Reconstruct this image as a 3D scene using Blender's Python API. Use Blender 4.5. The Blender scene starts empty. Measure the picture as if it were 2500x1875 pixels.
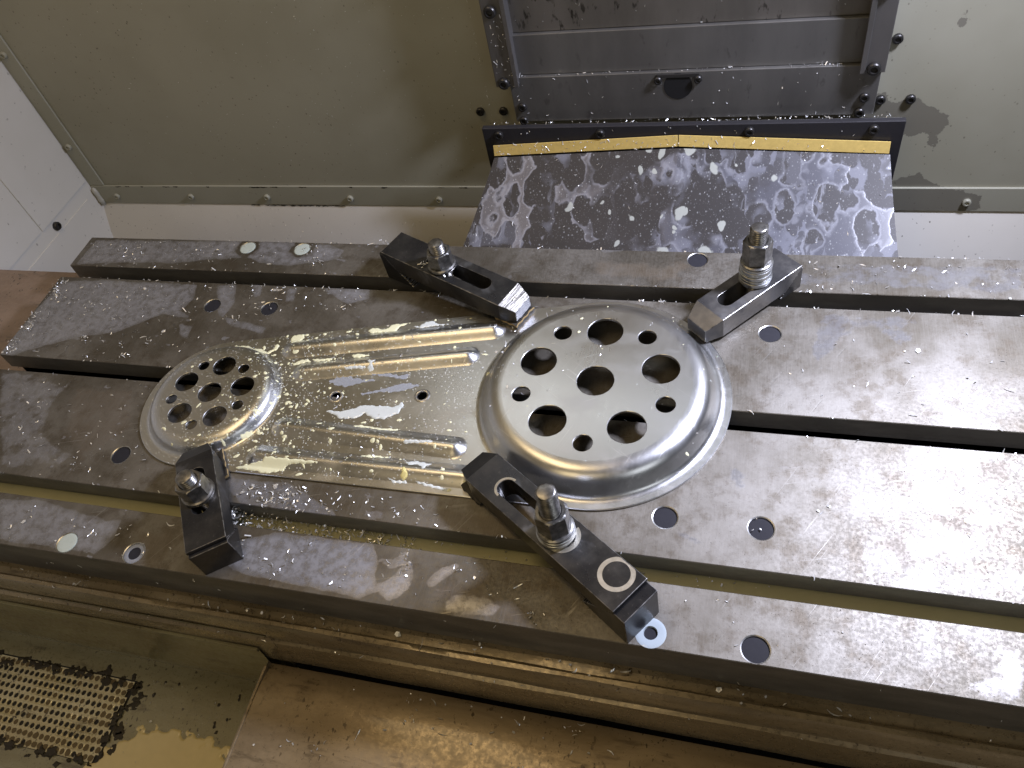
import bpy, bmesh, math, random
import numpy as np
from mathutils import Vector, Matrix
from mathutils.geometry import delaunay_2d_cdt

# ------------------------------------------------------------------ camera, world, lamps (all lengths below are millimetres)
S = 0.001
scn = bpy.context.scene
COL = scn.collection
cam_d = bpy.data.cameras.new('camera'); cam = bpy.data.objects.new('camera', cam_d); COL.objects.link(cam)
cam_d.sensor_width = 36.0; cam_d.lens = 1940.33/2500*36.0; cam_d.clip_start = 0.01; cam_d.clip_end = 50
cam.location = (91.503*S, -348.18*S, 480.12*S)
cam.rotation_euler = (0.68157065, 0.17313529, 0.22877422)
scn.camera = cam
world = bpy.data.worlds.new('World'); scn.world = world; world.use_nodes = True
world.node_tree.nodes['Background'].inputs[0].default_value = (0.60, 0.60, 0.58, 1)
world.node_tree.nodes['Background'].inputs[1].default_value = 0.022
def lamp(name, loc, aim, size, power, colour, shape='DISK', spread=180, size_y=None):
    d = bpy.data.lights.new(name, 'AREA'); d.shape = shape; d.size = size*S; d.energy = power; d.color = colour
    if size_y: d.size_y = size_y*S
    d.spread = math.radians(spread)
    o = bpy.data.objects.new(name, d); COL.objects.link(o)
    o.location = Vector(loc)*S
    o.rotation_euler = (Vector(aim)-Vector(loc)).to_track_quat('-Z', 'Y').to_euler()
    return o
lamp('machine_work_lamp', (400, 185, 500), (110, -10, 0), 90, 6.2, (0.75, 0.78, 1.0), 'DISK', 132)
lamp('dome_reflection_fill', (-85, 322, 470), (-30, -40, 0), 470, 0.215, (0.92, 0.96, 1.0), 'RECTANGLE', 150, 110)  # added light, placed to be mirrored in the dome and plate
lamp('front_right_fill', (900, -900, 700), (150, 0, -20), 600, 1.7, (0.90, 0.94, 1.0), 'RECTANGLE', 180, 500)  # added neutral fill for the slot walls and front faces, not a window
lamp('shop_lamp', (-230, -930, 900), (-120, -60, -40), 520, 1.9, (1.0, 0.77, 0.44), 'RECTANGLE', 180, 460)
lamp('overhead_shop_lamp', (-330, -20, 930), (-290, -70, 0), 260, 1.75, (1.0, 0.74, 0.41), 'RECTANGLE', 170, 520)
scn.view_settings.view_transform = 'Standard'; scn.view_settings.look = 'None'
scn.view_settings.exposure = 0.0; scn.view_settings.gamma = 1.0
scn.cycles.use_denoising = True; scn.cycles.max_bounces = 5; scn.cycles.diffuse_bounces = 3; scn.cycles.glossy_bounces = 4
scn.cycles.sample_clamp_indirect = 4.0

RNG = random.Random(7)
NR = np.random.default_rng(11)

# ------------------------------------------------------------------ node helper
class NT:
    def __init__(s, name):
        s.m = bpy.data.materials.new(name); s.m.use_nodes = True
        s.t = s.m.node_tree; s.b = s.t.nodes['Principled BSDF']; s.out = s.t.nodes['Material Output']
    def n(s, typ, props=None, **inp):
        nd = s.t.nodes.new('ShaderNode'+typ)
        for k, v in (props or {}).items(): setattr(nd, k, v)
        for k, v in inp.items():
            key = int(k[1:]) if k[0] == 'i' and k[1:].isdigit() else k.replace('_', ' ')
            s.set(nd.inputs[key], v)
        return nd
    def set(s, sock, v):
        if hasattr(v, 'is_output') or isinstance(v, bpy.types.NodeSocket): s.t.links.new(v, sock)
        elif isinstance(v, (tuple, list)) and len(v) == 3 and sock.type == 'RGBA': sock.default_value = (*v, 1)
        else: sock.default_value = v
    def coord(s, scale=(1, 1, 1), rot=(0, 0, 0), loc=(0, 0, 0)):
        c = s.n('TexCoord'); mp = s.n('Mapping', None, Vector=c.outputs['Object'], Scale=tuple(scale), Rotation=tuple(rot), Location=tuple(loc))
        return mp.outputs[0]
    def noise(s, vec, scale, detail=4, rough=0.55, dist=0.0):
        return s.n('TexNoise', None, Vector=vec, Scale=scale, Detail=detail, Roughness=rough, Distortion=dist).outputs['Fac']
    def vor(s, vec, scale, feature='F1', out='Distance', rand=1.0):
        return s.n('TexVoronoi', {'feature': feature}, Vector=vec, Scale=scale, Randomness=rand).outputs[out]
    def ramp(s, v, a, b, lo=0.0, hi=1.0):
        return s.n('MapRange', {'interpolation_type': 'SMOOTHSTEP'}, i0=v, i1=a, i2=b, i3=lo, i4=hi).outputs[0]
    def math(s, op, a, b=0.0, c=0.0, clamp=False):
        return s.n('Math', {'operation': op, 'use_clamp': clamp}, i0=a, i1=b, i2=c).outputs[0]
    def mix(s, f, a, b):
        nd = s.t.nodes.new('ShaderNodeMix'); nd.data_type = 'RGBA'; nd.clamp_factor = True
        s.set(nd.inputs[0], f); s.set(nd.inputs[6], a); s.set(nd.inputs[7], b); return nd.outputs[2]
    def mixf(s, f, a, b):
        nd = s.t.nodes.new('ShaderNodeMix'); nd.data_type = 'FLOAT'; nd.clamp_factor = True
        s.set(nd.inputs[0], f); s.set(nd.inputs[2], a); s.set(nd.inputs[3], b); return nd.outputs[0]
    def bump(s, h, strength=0.3, dist=0.0005, prev=None):
        nd = s.n('Bump', None, Strength=strength, Distance=dist, Height=h)
        if prev is not None: s.set(nd.inputs['Normal'], prev)
        return nd.outputs[0]
    def attr(s, name): return s.n('Attribute', {'attribute_name': name}).outputs['Fac']
    def bsdf(s, **kw):
        for k, v in kw.items(): s.set(s.b.inputs[k.replace('_', ' ')], v)
        return s.m

# ------------------------------------------------------------------ materials
def m_iron():  # scraped, stained and splashed table top
    t = NT('worn_cast_iron'); P = t.coord()
    big = t.noise(P, 14, 5, 0.6); mid = t.noise(P, 60, 5, 0.65); fine = t.noise(P, 420, 3, 0.7); pit = t.noise(P, 800, 3, 0.75)
    base = t.mix(t.ramp(big, .35, .7), (0.12, 0.107, 0.083), (0.235, 0.222, 0.196))
    base = t.mix(t.ramp(mid, .46, .68, 0, .58), base, (0.085, 0.066, 0.042))
    rust = t.attr('rust'); rm = t.ramp(t.math('ADD', rust, t.math('MULTIPLY', t.math('SUBTRACT', mid, .5), 1.0)), .35, .6)
    base = t.mix(t.math('MULTIPLY', rm, .55), base, (0.115, 0.09, 0.06))
    specks = t.ramp(pit, .60, .69); base = t.mix(t.math('MULTIPLY', specks, t.ramp(mid, .38, .6)), base, (0.045, 0.037, 0.03))
    # scratches: long thin cells in three directions
    scr = None
    for ang, sc in ((0.55, 95), (1.30, 120)):
        v2 = t.n('Mapping', None, Vector=t.coord((1, 1, 1), (0, 0, ang)), Scale=(sc, sc*0.03, 1)).outputs[0]
        k = t.ramp(t.n('TexNoise', None, Vector=v2, Scale=6.0, Detail=2.0, Roughness=.6).outputs['Fac'], .66, .74)
        scr = k if scr is None else t.math('MAXIMUM', scr, k)
    scr = t.math('MULTIPLY', scr, t.ramp(t.noise(P, 30, 3), .42, .62))
    grind = t.noise(t.n('Mapping', None, Vector=P, Rotation=(0, 0, .06), Scale=(1500, 45, 1)).outputs[0], 1.0, 3, .65)
    base = t.mix(t.ramp(grind, .4, .75, 0, .2), base, t.mix(.5, base, (0.42, 0.41, 0.38)))
    base = t.mix(t.math('MULTIPLY', scr, .55), base, (0.34, 0.33, 0.30))
    film = t.attr('film')
    fm = t.ramp(t.math('ADD', film, t.math('MULTIPLY', t.math('SUBTRACT', t.noise(P, 48, 6, .68), .5), 1.0)), .20, .36)
    spl = t.ramp(t.noise(t.coord((1, 1.6, 1), (0, 0, .4)), 85, 3, .6), .665, .70)           # stray milky splashes
    fm = t.math('MAXIMUM', t.math('MULTIPLY', fm, t.math('MULTIPLY_ADD', film, .55, .28)), t.math('MULTIPLY', spl, t.math('MULTIPLY', t.attr('wet'), .62)))
    fm = t.math('MULTIPLY', fm, t.ramp(t.noise(P, 150, 5, .65), .3, .62, .5, 1.05))
    col = t.mix(t.math('MULTIPLY', fm, .86), base, (0.30, 0.307, 0.335))
    metal = t.mixf(fm, t.mixf(rm, .75, .4), .05)
    rough = t.mixf(t.ramp(t.math('MULTIPLY_ADD', grind, .25, t.math('MULTIPLY', fine, .75)), .36, .64), .46, .62)
    rough = t.mixf(specks, rough, .8); rough = t.mixf(scr, rough, .3); rough = t.mixf(t.math('MULTIPLY', fm, 1.6, 0, True), rough, .20)
    h = t.math('ADD', t.math('MULTIPLY', fine, .6), t.math('MULTIPLY', specks, -.5))
    h = t.math('ADD', h, t.math('MULTIPLY', scr, -.4))
    nb = t.bump(h, .22, .0003); nb2 = t.bump(t.noise(P, 38, 3), .10, .002, nb)
    return t.bsdf(Base_Color=col, Metallic=metal, Roughness=rough, Normal=nb2)

def m_castside():
    t = NT('oily_machined_side'); P = t.coord(); n1 = t.noise(t.coord((0.3, 1, 1)), 60, 5, .6); n2 = t.noise(P, 500, 3, .7)
    col = t.mix(t.ramp(n1, .35, .7), (0.12, 0.115, 0.105), (0.19, 0.182, 0.165))
    return t.bsdf(Base_Color=col, Metallic=.45, Roughness=t.mixf(n2, .35, .6), Normal=t.bump(n2, .15, .0003))

def m_brownwet(name='coolant_stained_sheet', a=(0.30, 0.245, 0.155), b=(0.17, 0.135, 0.08), rough=.30, metal=.45):
    t = NT(name); P = t.coord(); n1 = t.noise(t.coord((.35, 1, 1)), 26, 6, .65, .6); n2 = t.noise(P, 260, 4, .7); n3 = t.noise(t.coord((.25, 1, 1)), 75, 5, .65)
    col = t.mix(t.ramp(n1, .35, .66), a, b); col = t.mix(t.ramp(n3, .57, .68, 0, .55), col, (0.07, 0.05, 0.028))
    spots = t.ramp(t.noise(t.coord((1, .6, 1), (0, 0, .5)), 330, 2, .5), .63, .68); spm = t.math('MULTIPLY', spots, t.ramp(t.noise(P, 24, 3), .4, .6))
    col = t.mix(t.math('MULTIPLY', spm, .85), col, (0.045, 0.03, 0.015))
    return t.bsdf(Base_Color=col, Metallic=metal, Roughness=t.mixf(t.ramp(n2, .3, .7), rough-.08, rough+.16), Normal=t.bump(t.math('ADD', n3, t.math('MULTIPLY', n2, .25)), .18, .0012), Coat_Weight=.35, Coat_Roughness=.12)

def m_alu():
    t = NT('pressed_aluminium'); P = t.coord(); n = t.noise(P, 30, 5, .6)
    scr = None
    for ang, sc in ((0.4, 240), (1.1, 320), (2.2, 280)):
        v2 = t.n('Mapping', None, Vector=t.coord((1, 1, 1), (0, 0, ang)), Scale=(sc, sc*0.025, sc*.2)).outputs[0]
        k = t.ramp(t.n('TexNoise', None, Vector=v2, Scale=3.0, Detail=2.0).outputs['Fac'], .66, .76)
        scr = k if scr is None else t.math('MAXIMUM', scr, k)
    scr = t.math('MULTIPLY', scr, t.ramp(t.noise(P, 22, 3), .4, .6))
    brush = t.noise(t.coord((1, .06, .2), (0, 0, .35)), 900, 2, .6)
    col = t.mix(n, (0.58, 0.585, 0.58), (0.66, 0.665, 0.655)); col = t.mix(t.math('MULTIPLY', scr, .4), col, (0.9, 0.9, 0.88))
    smear = t.ramp(t.noise(t.coord((.5, 1, 1), (0, 0, .3)), 45, 5, .6), .5, .75)
    film = t.attr('film')
    spk = t.ramp(t.vor(t.coord((1, 1.25, 1)), 330), .20, .11)
    spk = t.math('MULTIPLY', spk, t.ramp(t.math('ADD', film, t.math('MULTIPLY', t.math('SUBTRACT', t.noise(P, 60, 3), .5), 1.1)), .35, .75))
    col = t.mix(t.math('MULTIPLY', spk, .8), col, (0.74, 0.75, 0.68))
    r = t.mixf(t.ramp(n, .3, .7), .27, .33); r = t.mixf(smear, r, .40); r = t.mixf(scr, r, .42); r = t.mixf(brush, t.math('SUBTRACT', r, .03), t.math('ADD', r, .05))
    nb = t.bump(t.math('ADD', t.math('MULTIPLY', brush, .5), t.math('MULTIPLY', scr, -.6)), .06, .0002)
    nb = t.bump(t.noise(P, 9, 1), .05, .003, nb)
    return t.bsdf(Base_Color=col, Metallic=t.mixf(spk, 1.0, 0.0), Roughness=r, Normal=nb)

def m_black_steel(name='blackened_steel', k=1.0):
    t = NT(name); P = t.coord(); n = t.noise(P, 45, 5, .65); f = t.noise(P, 520, 3, .7); fl = t.ramp(t.noise(P, 30, 3, .6, .5), .62, .72)
    col = t.mix(t.ramp(n, .35, .7), tuple(k*c for c in (0.045, 0.045, 0.047)), tuple(k*c for c in (0.075, 0.073, 0.07))); col = t.mix(t.ramp(f, .6, .75, 0, .5), col, (0.16, 0.155, 0.14))
    col = t.mix(t.math('MULTIPLY', fl, .18), col, (0.40, 0.42, 0.47))
    return t.bsdf(Base_Color=col, Metallic=.8, Roughness=t.mixf(t.ramp(n, .3, .7), .27, .40), Normal=t.bump(f, .12, .0003))

def m_bare_steel(name='bare_steel', a=(0.36, 0.36, 0.35), b=(0.58, 0.575, 0.56), rough=.3, metal=1.0):
    t = NT(name); P = t.coord(); n = t.noise(P, 180, 4, .6); f = t.noise(t.coord((1, 1, 6)), 300, 3, .6)
    return t.bsdf(Base_Color=t.mix(t.ramp(n, .3, .7), a, b), Metallic=metal, Roughness=t.mixf(f, rough-.06, rough+.14), Normal=t.bump(n, .08, .0002))

def m_filed():
    t = NT('filed_nose_steel'); f = t.noise(t.n('Mapping', None, Vector=t.coord(), Scale=(1400, 50, 1400)).outputs[0], 1.0, 3, .7)
    k = t.ramp(f, .40, .62)
    return t.bsdf(Base_Color=t.mix(k, (0.07, 0.066, 0.06), (0.50, 0.48, 0.43)), Metallic=.9, Roughness=.42, Normal=t.bump(f, .4, .0004))

def m_paint(name, c1, c2, rough=.42, specks=.5, sc=1.0):
    t = NT(name); P = t.coord(); n = t.noise(P, 5, 4, .55); f = t.noise(P, 900, 2, .6)
    col = t.mix(t.ramp(n, .3, .7), c1, c2)
    v = t.vor(t.coord((1, 1, .75)), 230*sc); keep = t.ramp(t.noise(P, 230, 2), .56, .62); keep2 = t.ramp(t.noise(P, 6, 2), .35, .6, .25, 1)
    sp = t.math('MULTIPLY', t.math('MULTIPLY', t.ramp(v, .22, .15), keep), keep2)
    col = t.mix(t.math('MULTIPLY', sp, specks), col, (0.10, 0.085, 0.06))
    st = t.attr('stain'); stn = t.ramp(t.math('ADD', st, t.math('MULTIPLY', t.math('SUBTRACT', t.noise(P, 75, 5, .7), .5), 1.1)), .45, .5)
    col = t.mix(t.math('MULTIPLY', stn, .62), col, (0.10, 0.09, 0.075))
    return t.bsdf(Base_Color=col, Roughness=t.mixf(stn, t.mixf(n, rough, rough+.1), .25), Normal=t.bump(f, .05, .0003), Specular_IOR_Level=.35)

def m_simple(name, c, rough=.5, metal=0.0, **kw):
    t = NT(name); f = t.noise(t.coord(), 300, 3, .6)
    d = tuple(x*.72 for x in c)
    return t.bsdf(Base_Color=t.mix(f, d, c), Roughness=t.mixf(f, max(.04, rough-.07), rough+.07), Metallic=metal, Normal=t.bump(f, .06, .0003), **kw)

def m_darksheet(name, c1, c2, streak=.6):
    t = NT(name); P = t.coord(); n = t.noise(t.coord((1, 1, .35)), 24, 5, .6); st = t.ramp(t.noise(t.coord((1, 1, .42)), 135, 3, .6), .60, .70)
    st = t.math('MULTIPLY', st, t.ramp(t.noise(P, 14, 2), .3, .55)); b = t.noise(t.coord((.05, 1, 1)), 700, 2)
    col = t.mix(t.ramp(n, .3, .7), c1, c2); col = t.mix(t.math('MULTIPLY', st, streak), col, (0.03, 0.026, 0.02))
    return t.bsdf(Base_Color=col, Metallic=.75, Roughness=t.mixf(n, .38, .55), Normal=t.bump(b, .08, .0003))

def m_chute():
    t = NT('milky_coolant_on_black_rubber'); P = t.coord(); nz = t.noise(P, 130, 4, .6); reg = t.noise(P, 15, 3, .6)
    wob = t.n('TexNoise', None, Vector=P, Scale=48.0, Detail=3.0).outputs['Color']
    wv = t.n('VectorMath', {'operation': 'MULTIPLY_ADD'}, i0=wob, i1=(.012, .024, .02), i2=P).outputs[0]
    mp = t.n('Mapping', None, Vector=wv, Scale=(1.0, .56, .56), Rotation=(0, 0, .12)).outputs[0]
    side = t.ramp(t.math('ABSOLUTE', t.n('SeparateXYZ', None, i0=P).outputs[0]), .04, .17)
    def cells(sc, rad, dr):      # dark rounded windows in a milky film
        d = t.math('ADD', t.vor(mp, sc), t.math('MULTIPLY', t.math('SUBTRACT', nz, .5), .16))
        return t.math('SUBTRACT', d, t.math('MULTIPLY_ADD', t.ramp(reg, .35, .65), -dr, rad))
    g = cells(54, .70, .22); film = t.math('MULTIPLY', t.ramp(g, -.03, .04), t.mixf(side, t.ramp(t.noise(P, 26, 3), .44, .58, 0, .9), 1.0))
    rim = t.math('MULTIPLY', film, t.ramp(g, .14, .02))
    g2 = cells(100, .66, .12); net = t.math('MULTIPLY', t.ramp(g2, -.02, .05), t.ramp(t.noise(P, 21, 3), .47, .62))
    drips = t.ramp(t.noise(t.n('Mapping', None, Vector=wv, Scale=(1, .16, .16)).outputs[0], 150, 3, .6), .64, .70)
    drips = t.math('MULTIPLY', drips, t.ramp(t.noise(P, 19, 2), .42, .58))
    full = t.ramp(t.math('ADD', t.attr('film'), t.math('MULTIPLY', t.math('SUBTRACT', t.noise(P, 60, 4, .6), .5), .9)), .35, .6)
    d = t.math('MULTIPLY', t.ramp(t.vor(t.coord((1, .75, .75)), 300), .24, .15), t.ramp(t.noise(P, 110, 2), .44, .54))
    d = t.math('MAXIMUM', d, t.math('MULTIPLY', t.ramp(t.vor(t.coord((1, .75, .75), (0, 0, .3)), 560), .24, .14), .4))
    base = t.mix(reg, (0.028, 0.026, 0.026), (0.046, 0.042, 0.040))
    col = t.mix(t.math('MULTIPLY', t.math('MAXIMUM', film, t.math('MULTIPLY', full, .7)), .8), base, (0.108, 0.11, 0.128))
    col = t.mix(t.math('MULTIPLY', net, .75), col, (0.17, 0.176, 0.205)); col = t.mix(t.math('MULTIPLY', rim, .7), col, (0.25, 0.257, 0.285))
    col = t.mix(t.math('MULTIPLY', drips, .55), col, (0.27, 0.28, 0.31))
    col = t.mix(t.math('MULTIPLY', d, .5), col, (0.34, 0.355, 0.36))
    col = t.mix(t.math('MULTIPLY', t.ramp(t.math('ADD', t.attr('drop'), t.math('MULTIPLY', t.math('SUBTRACT', nz, .5), .6)), .46, .62), .85), col, (0.38, 0.40, 0.36))
    return t.bsdf(Base_Color=col, Roughness=t.mixf(film, .48, .26), Normal=t.bump(t.math('ADD', film, t.attr('drop')), .12, .0008), Specular_IOR_Level=.3)

def m_coolant(name, c, alpha=1.0, rough=.12):
    t = NT(name); n = t.noise(t.coord(), 120, 3)
    return t.bsdf(Base_Color=t.mix(n, tuple(x*.86 for x in c), c), Roughness=rough, Alpha=alpha, Specular_IOR_Level=.5, Coat_Weight=.4, Coat_Roughness=.05)

M = dict(iron=m_iron(), side=m_castside(), alu=m_alu(), black=m_black_steel(), grey=m_black_steel('grey_steel', 2.6), steel=m_bare_steel(), filed=m_filed(),  # grey: same recipe as the blackened steel in a paler tone
    stud=m_bare_steel('oiled_stud_steel', (0.16, 0.155, 0.145), (0.34, 0.33, 0.31), .30, .95), nut=m_bare_steel('dark_nut_steel', (0.13, 0.13, 0.125), (0.30, 0.295, 0.28), .30, .9),
    zinc=m_bare_steel('zinc_plated_steel', (0.42, 0.44, 0.44), (0.62, 0.63, 0.62), .30), chip=m_bare_steel('bright_aluminium_swarf', (0.72, 0.72, 0.69), (0.88, 0.88, 0.86), .28, .6),
    wall=m_paint('beige_grey_paint', (0.29, 0.28, 0.21), (0.35, 0.34, 0.265), .42, .75), trim=m_paint('beige_grey_trim_paint', (0.31, 0.305, 0.235), (0.36, 0.355, 0.285), .38, .5),
    white=m_paint('off_white_paint', (0.57, 0.55, 0.49), (0.64, 0.62, 0.56), .36, .8), lwall=m_paint('white_side_paint', (0.58, 0.56, 0.49), (0.64, 0.62, 0.56), .34, .6, .45),
    col_lo=m_darksheet('grey_column_sheet', (0.17, 0.165, 0.155), (0.22, 0.215, 0.20), .3), col_hi=m_darksheet('wet_column_sheet', (0.16, 0.15, 0.13), (0.22, 0.205, 0.18), .9),
    rail=m_darksheet('column_rail_paint', (0.16, 0.155, 0.145), (0.20, 0.19, 0.18), .2),
    rubber=m_simple('black_rubber', (0.022, 0.021, 0.024), .5), brass=m_simple('brass_strip', (0.86, 0.63, 0.20), .38, .3), chute=m_chute(),
    dark=m_simple('dark_cavity', (0.02, 0.018, 0.016), .6), plug=m_simple('sooty_plug', (0.03, 0.03, 0.036), .7, .0, Specular_IOR_Level=.12), hole=m_simple('painted_opening_shade', (0.006, 0.006, 0.007), .7), screw=m_simple('black_oxide_screw', (0.05, 0.048, 0.045), .38, .6),
    brown=m_brownwet(), cover=m_brownwet('wet_way_cover', (0.29, 0.225, 0.135), (0.20, 0.15, 0.085), .34, .4), tray=m_brownwet('stained_tray', (0.30, 0.215, 0.15), (0.23, 0.16, 0.105), .5, .1),
    olive=m_brownwet('olive_skirt_sheet', (0.23, 0.215, 0.12), (0.17, 0.145, 0.075), .36, .25), pan=m_brownwet('drip_pan_sheet', (0.32, 0.295, 0.185), (0.25, 0.225, 0.13), .3, .15), strain=m_brownwet('perforated_sheet', (0.62, 0.56, 0.36), (0.52, 0.45, 0.26), .28, .2),
    leather=m_simple('worn_leather', (0.36, 0.25, 0.10), .8), leather_dark=m_simple('oily_leather_top', (0.05, 0.045, 0.035), .75),
    milk_k=m_coolant('thick_coolant', (0.88, 0.87, 0.58)), milk_m=m_coolant('milky_coolant', (0.66, 0.70, 0.66)), milk_t=m_coolant('thin_coolant', (0.50, 0.53, 0.58), .55), milk_y=m_coolant('yellow_coolant', (0.82, 0.72, 0.30)),
    milk_b=m_coolant('pale_green_coolant', (0.52, 0.59, 0.54)), milk_o=m_coolant('olive_coolant', (0.50, 0.475, 0.27), 1, .2), milk_pan=m_coolant('pan_coolant', (0.74, 0.62, 0.32), 1, .22), milk_blue=m_coolant('bluish_coolant', (0.44, 0.51, 0.55)),
    clog=m_simple('packed_fines', (0.16, 0.12, 0.06), .7), sludge=m_simple('black_sludge', (0.035, 0.028, 0.016), .6), seal=m_simple('sealant_bead', (0.46, 0.45, 0.38), .45), edge=m_bare_steel('worn_edge_steel', (0.06, 0.06, 0.058), (0.30, 0.29, 0.27), .36, .85), haze_mark=m_bare_steel('rubbed_bright_steel', (0.42, 0.40, 0.34), (0.55, 0.52, 0.45), .42))

# ------------------------------------------------------------------ mesh helpers
def mk(name, verts, faces, mat, parent=None, smooth=None, weld=False, attrs=None, mats=None, mat_idx=None, bevel=0, bevel_mat=None):
    me = bpy.data.meshes.new(name)
    v = np.asarray(verts, float)*S
    me.from_pydata(v.tolist(), [], faces)
    if weld:
        bm = bmesh.new(); bm.from_mesh(me); bmesh.ops.remove_doubles(bm, verts=bm.verts, dist=2e-6); bmesh.ops.recalc_face_normals(bm, faces=bm.faces); bm.to_mesh(me); bm.free()
    me.materials.append(mat)
    for x in (mats or []): me.materials.append(x)
    if mat_idx is not None: me.polygons.foreach_set('material_index', mat_idx)
    if smooth is not None:
        me.polygons.foreach_set('use_smooth', [True]*len(me.polygons)); me.set_sharp_from_angle(angle=math.radians(smooth))
    for k, a in (attrs or {}).items():
        at = me.attributes.new(k, 'FLOAT', 'POINT'); at.data.foreach_set('value', np.asarray(a, np.float32))
    me.update()
    o = bpy.data.objects.new(name, me); COL.objects.link(o)
    if parent is not None: o.parent = parent
    if bevel:
        md = o.modifiers.new('edge', 'BEVEL'); md.width = bevel*S; md.segments = 2; md.limit_method = 'ANGLE'; md.angle_limit = math.radians(30)
        if bevel_mat is not None: me.materials.append(bevel_mat); md.material = len(me.materials)-1
    return o
def empty(name, loc=(0, 0, 0), rz=0.0, parent=None):
    o = bpy.data.objects.new(name, None); COL.objects.link(o); o.empty_display_size = .01
    o.location = Vector(loc)*S; o.rotation_euler = (0, 0, rz); o.parent = parent
    return o
def tag(o, label=None, cat=None, group=None, kind=None):
    if label: o['label'] = label
    if cat: o['category'] = cat
    if group: o['group'] = group
    if kind: o['kind'] = kind
    return o
def box(x0, x1, y0, y1, z0, z1):
    v = [(x, y, z) for x in (x0, x1) for y in (y0, y1) for z in (z0, z1)]
    return v, [(0, 1, 3, 2), (4, 6, 7, 5), (0, 4, 5, 1), (2, 3, 7, 6), (0, 2, 6, 4), (1, 5, 7, 3)]
def mbox(name, b, mat, parent=None, bevel=.6): v, f = box(*b); return mk(name, v, f, mat, parent, bevel=bevel)
def extrude_profile(name, prof, x0, x1, mat, parent=None, nx=1, wob=0.0, smooth=None):
    xs = np.linspace(x0, x1, nx+1); V = []; F = []; n = len(prof)
    for i, x in enumerate(xs):
        for j, (y, z) in enumerate(prof):
            w = wob*math.sin(x*.043+j*2.1)*math.sin(x*.017+j) if wob else 0
            V.append((x, y+w, z+w*.6))
    for i in range(nx):
        for j in range(n-1): F.append((i*n+j, i*n+j+1, (i+1)*n+j+1, (i+1)*n+j))
    return mk(name, V, F, mat, parent, smooth)
def lathe(prof, seg, close_top=False, close_bot=False):
    V = []; F = []; n = len(prof)
    for k in range(seg):
        a = 2*math.pi*k/seg
        for r, z in prof: V.append((r*math.cos(a), r*math.sin(a), z))
    for k in range(seg):
        k2 = (k+1) % seg
        for j in range(n-1): F.append((k*n+j, k2*n+j, k2*n+j+1, k*n+j+1))
    if close_top: F.append(tuple(k*n+n-1 for k in range(seg)))
    if close_bot: F.append(tuple(k*n for k in reversed(range(seg))))
    return V, F
def inpoly(P, poly):
    x, y = P[:, 0], P[:, 1]; c = np.zeros(len(P), bool); q = np.asarray(poly, float)
    for (x1, y1), (x2, y2) in zip(q, np.roll(q, -1, 0)):
        m = ((y1 > y) != (y2 > y)); 
        if y1 != y2: c ^= m & (x < (x2-x1)*(y-y1)/(y2-y1)+x1)
    return c
def polysd(P, poly):
    """signed distance, positive inside"""
    q = np.asarray(poly, float); d = np.full(len(P), 1e9)
    for a, b in zip(q, np.roll(q, -1, 0)):
        e = b-a; t = np.clip(((P-a)@e)/max(e@e, 1e-9), 0, 1); d = np.minimum(d, np.hypot(*(P-a-t[:, None]*e).T))
    return np.where(inpoly(P, poly), d, -d)
def circ(cx, cy, r, n, a0=0.0): return [(cx+r*math.cos(a0+2*math.pi*k/n), cy+r*math.sin(a0+2*math.pi*k/n)) for k in range(n)]
def cdt(loops, keep):
    """triangulate closed loops; keep(cx, cy array) -> bool mask of triangles kept"""
    V = []; E = []
    for L in loops:
        n0 = len(V); V += [Vector(p) for p in L]; E += [(n0+i, n0+(i+1) % len(L)) for i in range(len(L))]
    vo, eo, fo = delaunay_2d_cdt(V, E, [], 0, 1e-6)[:3]
    vo = np.array([tuple(v) for v in vo]); c = np.array([vo[list(f)].mean(0) for f in fo]); k = keep(c)
    return vo, [tuple(f) for f, kk in zip(fo, k) if kk]
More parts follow.
